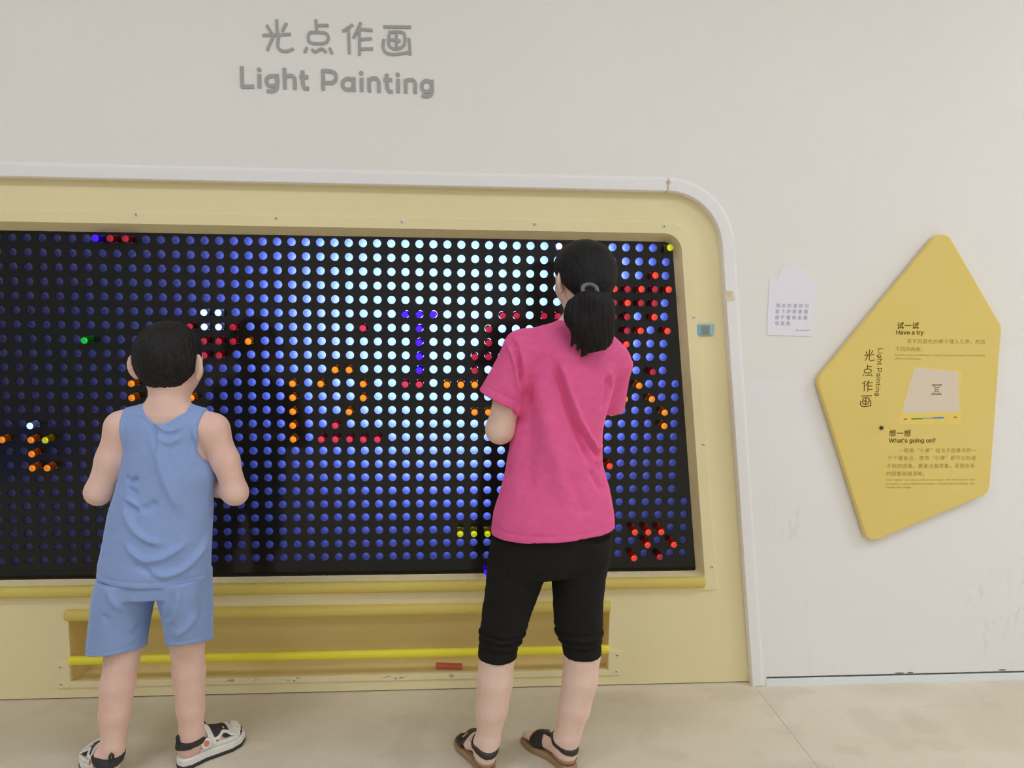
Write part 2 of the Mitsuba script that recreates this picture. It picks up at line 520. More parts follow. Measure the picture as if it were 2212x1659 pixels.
# a blue play mat lying behind the camera on the left: the black board mirrors it as a dark blue patch
mp = Polygon([(-3.70, -3.42), (-3.70, -4.65), (-4.20, -5.62), (-5.10, -6.35), (-5.95, -6.35), (-5.95, -3.42)]).buffer(-0.05).buffer(0.05)
m = trimesh.creation.extrude_polygon(mp, 0.014, engine="earcut")
m.apply_translation((0, 0, 0.0))
put("play_mat", m, diffuse("mat_blue", (0.26, 0.27, 0.80)))
tag("play_mat", "flat blue mat on the floor, mirrored darkly in the black board", "mat")

# ------------------------------------------------------------------ the light board
def yellow_fn(p, n, uv):
    c = mikit.mix((0.74, 0.655, 0.375), (0.77, 0.685, 0.405), mikit.fbm(p.x * 3.0, p.y * 3.0, p.z * 3.0, octaves=2))
    # black rub marks round the guard's screws
    g = mikit.smoothstep(0.50, 0.66, mikit.fbm(p.x * 60, p.z * 150, 3.0, octaves=2))
    near = mi.Float(0)
    for sx, w in ((-0.609, 0.055), (-0.238, 0.06), (-0.80, 0.10), (-1.0, 0.05), (-0.03, 0.015)):
        near = dr.maximum(near, mikit.smoothstep(1.0, 0.3, dr.sqrt(dr.square((p.x - sx) / w) + dr.square((p.z - 0.057) / 0.010))))
    c = mikit.mix(c, (0.16, 0.14, 0.10), 0.75 * g * near)
    return c


YELLOW = mat("cream_yellow_fibreglass", {"type": "twosided", "b": {"type": "principled", "base_color": mikit.proc(yellow_fn), "roughness": 0.5, "specular": 0.35}})
TRAY = pr("ochre_tray", (0.76, 0.63, 0.26), 0.55, 0.3)
RUBBER = pr("olive_yellow_rubber", (0.62, 0.505, 0.12), 0.5, 0.35)
BRIGHT = pr("bright_yellow_rubber", (0.80, 0.70, 0.045), 0.45, 0.4)
BLACK = pr("black_acrylic", (0.010, 0.010, 0.009), 0.10, 0.31)
SCREW = pr("screw_steel", (0.70, 0.70, 0.66), 0.35, 0.6, 0.35)
SCREW_DARK = diffuse("screw_recess", (0.12, 0.11, 0.09))
CLEAR = mat("clear_acrylic", {"type": "thindielectric", "int_ior": 1.49, "ext_ior": 1.0})
WELL = diffuse("light_well_wall", (0.025, 0.042, 0.21))
LENS = mat("frosted_lens", {"type": "roughdielectric", "distribution": "ggx", "alpha": 0.15, "int_ior": 1.49, "ext_ior": 1.0})

E = tag("light_peg_board", "large black light board full of glowing holes in a cream yellow frame", "light board")

SLOT = Polygon([(-1.405, 0.066), (0.562, 0.066), (0.565, 0.328), (-1.405, 0.328)])
face = Polygon(OUTLINE).difference(Polygon(BEZEL).buffer(-0.008)).difference(SLOT).intersection(box(-5, 0.004, 5, 5))
part(E, "front_plate", slab(face, -0.03, -0.04), YELLOW, label="cream yellow front plate with a long tray slot low down")
inner = trap(0.3765, 1.7415, 1.0121, -0.109, 0.0925, 0.0045)
edge = trap(0.4225, 1.7035, 0.9702, -0.1072, 0.0675, 0.0128)
loops = [at_y(BEZEL, -0.038), at_y(BEZEL, -0.0445), at_y(inner, -0.0475), at_y(edge, -0.0475), at_y(MOUTH, -0.0455), at_y(BOARD_EDGE, -0.001), at_y(BOARD_EDGE, 0.004)]
part(E, "bezel", loft(loops), YELLOW, 25, label="raised cream bezel with screws and a sloped inner edge")


def screw(x, z, y, r=0.0068):
    head = aim(lathe([(0, -0.002), (r, -0.002), (r, 0.001), (r * 0.8, 0.0026), (r * 0.4, 0.0032), (0.0001, 0.0033)], 14), (x, y, z), (0, -1, 0))
    k = part(E, "screw", head, SCREW, 40)
    cross = cat(bx(x - r * 0.5, x + r * 0.5, y - 0.0038, y - 0.0028, z - 0.0008, z + 0.0008), bx(x - 0.0008, x + 0.0008, y - 0.0038, y - 0.0028, z - r * 0.5, z + r * 0.5))
    part(k, "slot", cross, SCREW_DARK)


for x, z in ((-1.585, 1.735), (-1.1086, 1.735), (-0.6387, 1.7314), (-0.2081, 1.7283), (0.259, 1.7273), (0.7258, 1.7292), (0.8458, 1.4047), (0.8995, 0.9348), (0.949, 0.4669)):
    screw(x, z, -0.0475)

# rubber edging: below the board and over the tray; half-round lips
def lip(x0, x1, z, r, y, n=14):
    ang = np.linspace(0, 2 * np.pi, n, endpoint=False)
    prof = lambda x, s: np.c_[np.full(n, x), y - 0.85 * r * s * np.cos(ang), z + r * s * np.sin(ang)]
    return loft([prof(x0, 0.75), prof(x0 + 0.004, 1), prof(x1 - 0.004, 1), prof(x1, 0.75)], True, True, True)


part(E, "edge_roll", lip(-1.83, 0.9215, 0.4085, 0.0215, -0.054, 18), RUBBER, 40, label="olive yellow padded roll along the foot of the board")
part(E, "edge_roll", lip(-1.41, 0.5655, 0.317, 0.0212, -0.046, 18), RUBBER, 40, label="olive yellow padded roll over the tray slot")
part(E, "tray", cat(bx(-1.43, 0.59, 0.085, 0.09, 0.03, 0.36), bx(-1.43, 0.59, -0.03, 0.085, 0.045, 0.055), bx(-1.43, -1.4055, -0.03, 0.085, 0.055, 0.36), bx(0.5655, 0.59, -0.03, 0.085, 0.055, 0.36), bx(-1.43, 0.59, -0.03, 0.085, 0.345, 0.36)), TRAY, label="deep ochre tray behind the slot")
guard = box(-1.455, 0.042, 0.615, 0.141).buffer(-0.008).buffer(0.008).difference(SLOT)
part(E, "guard_strip", cat(slab(guard, -0.0395, -0.0440), slab(guard.buffer(-0.0028), -0.0440, -0.0464)), YELLOW, label="cream guard strip screwed round the foot of the tray slot")
pane = (np.array([[-1.405, -0.0425, 0.064], [0.5625, -0.0425, 0.064], [0.5625, -0.0425, 0.142], [-1.405, -0.0425, 0.142]]), np.array([[0, 1, 2, 3]]))
part(E, "guard_pane", pane, CLEAR, label="clear low pane across the foot of the tray slot")
gl = cat(*[lip(a, b, z, r, -0.0445, 12) for a, b, z, r in ((-1.405, 0.5625, 0.1475, 0.0168),)])
part(E, "guard_edging", gl, BRIGHT, 40, label="bright lemon yellow edging strip on top of the guard")
for x, z in ((-1.4371, 0.1256), (-1.4371, 0.0608), (-0.6094, 0.0548), (-0.2379, 0.0548), (0.5958, 0.1254), (0.5938, 0.0601)):
    screw(x, z, -0.0464, 0.0060)

# --- the perforated board: a square tile with a round hole per place of the grid
PITCH, HOLE = 0.05, 0.0148
DEPTH = 0.110
colours = {"purple": (0.055, 0.002, 0.60), "crimson": (0.26, 0.0055, 0.003), "red": (0.42, 0.012, 0.008), "scarlet": (0.62, 0.024, 0.003), "green": (0.002, 0.24, 0.006), "orange": (0.62, 0.115, 0.0012), "yellow": (0.38, 0.26, 0.001), "clear": (0.62, 0.62, 0.62)}
# cluster: (description, colour, [(column, row, protrusion)])
PEGS = [
    ("at the top row's left end", "purple", [(5, 0, .046)]), ("at the top row's left end", "crimson", [(6, 0, .047), (7, 0, .046)]),
    ("alone among dark holes beside the boy's head", "green", [(4, 7, .049)]),
    ("in the white square beside the boy's hair", "clear", [(12, 5, .032), (13, 5, .035), (12, 6, .032), (13, 6, .035)]),
    ("in the patch beside the boy's head", "crimson", [(11, 6, .032), (14, 6, .037), (12, 7, .040), (13, 7, .038), (14, 7, .040), (12, 8, .040), (13, 8, .038)]),
    ("ending the red patch beside the boy's head", "orange", [(15, 7, .033)]),
    ("beside the boy's left ear", "crimson", [(7, 9, .045)]), ("below the boy's left ear", "orange", [(7, 10, .046), (7, 11, .047)]),
    ("beside the boy's neck", "orange", [(11, 11, .039)]),
    ("topping the small figure behind the boy's left arm", "clear", [(0, 13, .042)]), ("in the small figure beyond the boy's left arm", "orange", [(-2, 14, .036), (0, 14, .041), (0, 15, .041), (0, 16, .042), (1, 16, .042)]),
    ("in the small figure beyond the boy's left arm", "yellow", [(1, 14, .045)]),
    ("in the outline between boy and woman", "orange", [(21, 9, .028), (22, 9, .030), (18, 10, .030), (20, 10, .035), (23, 10, .035), (18, 11, .032), (23, 11, .037), (18, 12, .034), (22, 12, .042), (18, 13, .038), (18, 14, .036)]),
    ("at the outline's foot between boy and woman", "red", [(21, 13, .038), (20, 14, .038), (21, 14, .040), (22, 14, .038), (23, 14, .044), (24, 14, .042)]),
    ("alone above the orange outline mid-board", "red", [(23, 6, .028)]),
    ("in the T shape beside the woman", "purple", [(26, 5, .03), (27, 5, .03), (28, 5, .03), (27, 6, .03), (27, 7, .03), (27, 8, .03), (27, 9, .03)]),
    ("under the violet T", "red", [(26, 10, .04), (27, 10, .04)]), ("in the row touching the woman's left sleeve", "orange", [(29, 10, .045), (30, 10, .045), (31, 10, .045)]),
    ("in the stepped line by the woman's shoulder", "crimson", [(33, 5, .03), (34, 5, .03), (36, 5, .03), (37, 5, .03), (32, 6, .03), (32, 7, .03), (31, 8, .03), (32, 8, .03), (31, 9, .03)]),
    ("beside the woman's bare arm", "orange", [(31, 12, .045), (32, 12, .045)]), ("in the short row by the woman's hip", "yellow", [(30, 21, .05), (31, 21, .052), (32, 21, .054)]),
    ("in the bottom row behind the woman's thigh", "purple", [(32, 24, .04)]),
    ("in the red block beside the woman's ponytail", "scarlet", [(44, 2, .048), (41, 3, .056), (43, 3, .05), (45, 3, .05), (42, 4, .052), (44, 5, .052), (43, 6, .054), (45, 6, .05), (42, 7, .048)]),
    ("in the red block beside the woman's ponytail", "crimson", [(42, 3, .045), (44, 3, .048), (41, 4, .052), (43, 4, .048), (44, 4, .046), (41, 5, .050), (42, 5, .050), (42, 6, .055), (41, 7, .05)]),
    ("alone beyond the woman's right shoulder", "crimson", [(44, 9, .05)]),
    ("in the zigzag by the woman's right sleeve", "orange", [(43, 10, .055), (42, 11, .048), (44, 11, .050), (41, 12, .055), (45, 12, .048), (45, 13, .048)]),
    ("alone beside the woman's waist", "scarlet", [(41, 16, .046)]),
    ("in the group in the board's lower corner", "scarlet", [(43, 21, .052), (44, 21, .054), (45, 21, .052), (44, 22, .050), (46, 22, .050), (43, 23, .050)]),
    ("in the board's lower corner", "crimson", [(45, 23, .04)]),
    ("in the board's upper corner", "yellow", [(45, 0, .05)]), ("in the top row left of the woman's head", "clear", [(37, 0, .03)]),
]
PEG_AT = {(i, j) for _, _, ps in PEGS for i, j, _ in ps}
EDGE = shapely.prepared.prep(Polygon(BOARD_EDGE).buffer(-0.0215))


def centre(i, j):
    return (i - 30) * PITCH, (33.1 - j) * PITCH


holes = [(i, j) for j in range(25) for i in range(-8, 52) if EDGE.contains(Point(*centre(i, j))) or (i, j) in PEG_AT]
hole_set = set(holes)
NS = 20
ANG = np.arange(NS) * 2 * np.pi / NS + np.pi / NS
CIR = np.c_[np.cos(ANG), np.sin(ANG)]
SQ = CIR / np.abs(CIR).max(1, keepdims=True) * PITCH / 2
# the square's corners must be in its ring
for sx in (-1, 1):
    for sz in (-1, 1):
        k = np.argmin(np.abs(ANG - (math.atan2(sz, sx) % (2 * np.pi))))
        SQ[k] = (sx * PITCH / 2, sz * PITCH / 2)
KI = np.arange(NS)
KJ = (KI + 1) % NS


def ring_faces(a, b, flip=False):
    f = np.vstack([np.c_[a + KI, a + KJ, b + KJ], np.c_[a + KI, b + KJ, b + KI]])
    return f[:, ::-1] if flip else f


def tile(cx, cz):
    v = np.vstack([np.c_[cx + SQ[:, 0], np.zeros(NS), cz + SQ[:, 1]], np.c_[cx + HOLE * CIR[:, 0], np.zeros(NS), cz + HOLE * CIR[:, 1]], np.c_[cx + HOLE * CIR[:, 0], np.full(NS, 0.003), cz + HOLE * CIR[:, 1]]])
    return v, np.vstack([ring_faces(NS, 0), ring_faces(2 * NS, NS)])


def join(parts):
    vs, fs, n = [], [], 0
    for v, f in parts:
        vs.append(v)
        fs.append(f + n)
        n += len(v)
    return trimesh.Trimesh(np.vstack(vs), np.vstack(fs), process=False)


cells = []
for j in range(25):
    for i in range(-8, 50):
        c = centre(i, j)
        if (i, j) in hole_set:
            cells.append(tile(*c))
        else:
            h = PITCH / 2
            cells.append((np.array([[c[0] - h, 0, c[1] - h], [c[0] + h, 0, c[1] - h], [c[0] + h, 0, c[1] + h], [c[0] - h, 0, c[1] + h]]), np.array([[0, 1, 2], [0, 2, 3]])))
xa, xb, za, zb = centre(-8, 0)[0] - PITCH / 2, centre(49, 0)[0] + PITCH / 2, centre(0, 24)[1] - PITCH / 2, centre(0, 0)[1] + PITCH / 2
for x0, x1, z0, z1 in ((xa, xb, zb, 1.72), (xa, xb, 0.40, za)):
    cells.append((np.array([[x0, 0, z0], [x1, 0, z0], [x1, 0, z1], [x0, 0, z1]]), np.array([[0, 1, 2], [0, 2, 3]])))
part(E, "perforated_panel", join(cells), BLACK, label="glossy black panel with rows of round holes")


def well(cx, cz):
    return np.vstack([np.c_[cx + HOLE * CIR[:, 0], np.full(NS, 0.003), cz + HOLE * CIR[:, 1]], np.c_[cx + HOLE * CIR[:, 0], np.full(NS, DEPTH), cz + HOLE * CIR[:, 1]]]), ring_faces(NS, 0)


part(E, "light_well", join([well(*centre(i, j)) for i, j in holes]), WELL, kind="stuff")
disc = lambda cx, cz, y, r: (np.vstack([np.c_[cx + r * CIR[:, 0], np.full(NS, y), cz + r * CIR[:, 1]], [[cx, y, cz]]]), np.c_[KI, KJ, KI * 0 + NS])
part(E, "backlight", join([disc(*centre(i, j), DEPTH - 0.0005, HOLE * 0.99) for i, j in holes]), "lamp_face", kind="stuff",
     emitter={"type": "area", "radiance": {"type": "rgb", "value": BACKLIGHT}, "sampling_weight": 0.05})


def lens(cx, cz):
    r = HOLE * 0.985
    prof = [(1.0, 0.0022), (0.8, 0.0012), (0.5, 0.0004), (0.25, 0.0001)]
    v = np.vstack([np.c_[cx + r * s * CIR[:, 0], np.full(NS, y), cz + r * s * CIR[:, 1]] for s, y in prof] + [[[cx, 0.0, cz]]])
    f = [ring_faces(k * NS, (k + 1) * NS) for k in range(len(prof) - 1)] + [np.c_[(len(prof) - 1) * NS + KI, (len(prof) - 1) * NS + KJ, KI * 0 + len(prof) * NS]]
    return v, np.vstack(f)


open_holes = [h for h in holes if h not in PEG_AT]


def hidden(i, j):
    x, z = centre(i, j)
    return (0.08 < x < 0.66 and z < 1.36 and x < 0.58) or (0.30 < x < 0.60 and z > 1.3) or (-1.35 < x < -0.88 and z < 1.1) or (-1.16 < x < -0.94 and z > 1.05 and z < 1.38)


near = sorted((h for h in open_holes if not hidden(*h)), key=lambda h: math.dist(EYE, (*np.array(centre(*h))[[0]], 0, centre(*h)[1])))[:300]
rest = [h for h in open_holes if h not in set(near)]
for h in near:
    part(E, "hole_lens", join([lens(*centre(*h))]), LENS, True)
part(E, "hole_lens_field", join([lens(*centre(*h)) for h in rest]), LENS, True, kind="stuff")

# --- the pegs: clear coloured rods that lead the board's light to their tips
PEG_R = 0.0119
for name, c in colours.items():
    mat(f"peg_tip_{name}", {"type": "dielectric", "int_ior": 1.49, "ext_ior": 1.0, "specular_transmittance": {"type": "rgb", "value": [math.sqrt(x) for x in c]}})
    body = [0.9 * x for x in c] if name != "clear" else [0.22, 0.28, 0.55]
    mat(f"peg_rod_{name}", {"type": "blendbsdf", "weight": {"type": "rgb", "value": 0.38},
                            "a": {"type": "dielectric", "int_ior": 1.49, "ext_ior": 1.0, "specular_transmittance": {"type": "rgb", "value": [math.sqrt(x) for x in c]}},
                            "b": {"type": "twosided", "b": {"type": "diffuse", "reflectance": {"type": "rgb", "value": body}}}})
WORD = {"purple": "violet", "crimson": "dark red", "red": "red", "scarlet": "bright red", "green": "green", "orange": "orange", "yellow": "yellow", "clear": "clear white"}
GROUP = {"purple": "violet pegs", "crimson": "dark red pegs", "red": "red pegs", "scarlet": "bright red pegs", "orange": "orange pegs", "yellow": "yellow pegs", "clear": "clear pegs", "green": "green pegs"}
ORD = ["first", "second", "third", "fourth", "fifth", "sixth", "seventh", "eighth", "ninth"]


def which(i, j, ps):
    """Where a peg stands among the pegs of its colour in its cluster."""
    if len(ps) == 1:
        return ""
    rows = sorted({b for _, b, _ in ps})
    row = sorted(a for a, b, _ in ps if b == j)
    at = f"{ORD[row.index(i)]} from left " if len(row) > 1 else ""
    if len(rows) == 1:
        return at
    return ("top row " if j == rows[0] else "lowest row " if j == rows[-1] else ORD[rows.index(j)] + " row ") + at


for text, col, ps in PEGS:
    for i, j, L in ps:
        cx, cz = centre(i, j)
        y_end = -L
        drop = 0.0022 * min(1.0, L / 0.03)
        r = PEG_R

        def circ(y, rr):
            t = np.clip((0.0 - y) / max(L, 1e-6), 0, 1)
            return np.c_[cx + rr * CIR[:, 0], np.full(NS, y), cz - drop * t + rr * CIR[:, 1]]

        rod = loft([circ(0.0, r), circ(y_end + 0.0012, r)])
        inner_part = loft([circ(DEPTH - 0.004, r), circ(0.0, r)], True, True, False)
        tip = loft([circ(y_end + 0.0012, r), circ(y_end + 0.0004, r * 0.97), circ(y_end, r * 0.90)], True, False, True)
        k = numbered("peg")
        part(k, "rod", rod, f"peg_rod_{col}", True)
        part(k, "core", inner_part, f"peg_tip_{col}", 30)
        part(k, "tip", tip, f"peg_tip_{col}", 30, label=f"glowing {WORD[col]} end")
        tag(k, f"{WORD[col]} peg, {which(i, j, ps)}{text}", "peg", f"{GROUP[col]} {text}" if len(ps) > 1 else None)

k = "loose_peg"
rod = aim(lathe([(0.0001, 0), (0.0105, 0), (0.0118, 0.001), (0.0118, 0.099), (0.0105, 0.1), (0.0001, 0.1)], 18), (-0.090, 0.018, 0.0668), (0.99, -0.12, 0.0))
put(k, rod, "loose_red", 35)
pr("loose_red", (0.62, 0.10, 0.04), 0.3, 0.5)
tag(k, "red peg lying loose in the tray behind the clear guard", "peg")

# ------------------------------------------------------------------ lettering data (millimetres for the wall's strokes; glyph outlines x, z, x, z ... on a 60-unit em)
HAN = [[[(-652, 2363), (-637, 2338)], [(-619, 2382), (-618, 2335)], [(-586, 2372), (-602, 2344)], [(-666, 2329), (-573, 2336)], [(-630, 2330), (-652, 2281)], [(-611, 2332), (-616, 2314), (-617, 2297), (-610, 2285), (-597, 2280), (-579, 2283), (-565, 2291)]], [[(-490, 2387), (-487, 2347)], [(-486, 2367), (-448, 2369)], [(-513, 2343), (-495, 2345), (-471, 2345), (-454, 2341), (-449, 2329), (-454, 2316), (-475, 2309), (-499, 2309), (-514, 2315), (-516, 2329), (-511, 2342)], [(-520, 2296), (-529, 2278)], [(-504, 2291), (-495, 2282), (-484, 2286), (-474, 2292), (-465, 2289), (-458, 2280)], [(-446, 2297), (-437, 2277)]], [[(-367, 2374), (-402, 2351)], [(-382, 2360), (-380, 2279)], [(-340, 2382), (-353, 2356), (-366, 2330)], [(-346, 2360), (-302, 2358)], [(-346, 2358), (-346, 2275)], [(-341, 2327), (-305, 2331)], [(-341, 2296), (-301, 2298)]], [[(-266, 2371), (-173, 2373)], [(-241, 2359), (-248, 2333), (-248, 2316), (-240, 2304), (-224, 2300), (-206, 2305), (-195, 2319), (-193, 2338), (-197, 2352), (-213, 2356), (-237, 2354)], [(-222, 2354), (-222, 2301)], [(-241, 2330), (-208, 2326)], [(-263, 2331), (-267, 2312), (-264, 2295), (-252, 2285), (-231, 2282), (-203, 2286), (-176, 2292)], [(-180, 2337), (-178, 2315), (-176, 2281)]]]
LATIN = [('L', [[(-737, 2227), (-737, 2161), (-698, 2163)]]), ('i', [[(-680, 2204), (-680, 2158)], [(-680, 2218)]]), ('g', [[(-620, 2183), (-621, 2177), (-625, 2172), (-630, 2168), (-636, 2166), (-642, 2166), (-648, 2167), (-653, 2171), (-656, 2176), (-657, 2182), (-656, 2188), (-652, 2193), (-647, 2197), (-641, 2199), (-635, 2199), (-629, 2197), (-624, 2194), (-621, 2189), (-620, 2183)], [(-622, 2206), (-622, 2164), (-627, 2154), (-639, 2149), (-656, 2151)]]), ('h', [[(-597, 2226), (-596, 2157)], [(-595, 2192), (-586, 2201), (-574, 2202), (-565, 2195), (-563, 2180), (-564, 2157)]]), ('t', [[(-537, 2220), (-536, 2174), (-531, 2162), (-516, 2162)], [(-547, 2199), (-518, 2199)]]), ('P', [[(-469, 2226), (-469, 2158)], [(-468, 2221), (-442, 2220), (-428, 2213), (-425, 2201), (-430, 2189), (-442, 2182), (-467, 2182)]]), ('a', [[(-367, 2181), (-368, 2174), (-371, 2169), (-376, 2164), (-382, 2162), (-389, 2162), (-395, 2164), (-400, 2168), (-403, 2173), (-404, 2179), (-403, 2186), (-399, 2191), (-394, 2195), (-388, 2198), (-382, 2198), (-376, 2196), (-371, 2192), (-368, 2187), (-367, 2181)], [(-367, 2203), (-366, 2156)]]), ('i', [[(-340, 2202), (-340, 2157)], [(-341, 2217)]]), ('n', [[(-315, 2203), (-314, 2156)], [(-314, 2191), (-305, 2201), (-293, 2202), (-284, 2193), (-282, 2181), (-282, 2156)]]), ('t', [[(-255, 2218), (-254, 2172), (-248, 2160), (-235, 2160)], [(-266, 2198), (-237, 2198)]]), ('i', [[(-217, 2202), (-217, 2156)], [(-218, 2216)]]), ('n', [[(-192, 2202), (-191, 2156)], [(-191, 2191), (-182, 2200), (-170, 2201), (-161, 2193), (-159, 2182), (-159, 2156)]]), ('g', [[(-103, 2182), (-104, 2175), (-107, 2170), (-111, 2166), (-117, 2163), (-123, 2163), (-128, 2165), (-133, 2169), (-136, 2174), (-137, 2181), (-136, 2187), (-133, 2192), (-128, 2197), (-123, 2199), (-117, 2199), (-111, 2197), (-107, 2193), (-104, 2188), (-103, 2182)], [(-103, 2203), (-102, 2163), (-107, 2152), (-120, 2148), (-137, 2151)]])]
GLYPH_CHARS = '试一想将不同颜色的棒子插入孔中，构造画面。根“小”相当于图像个素点使用就可以成越密集呈现出来清晰带走是知识留下美德请要展项道具'
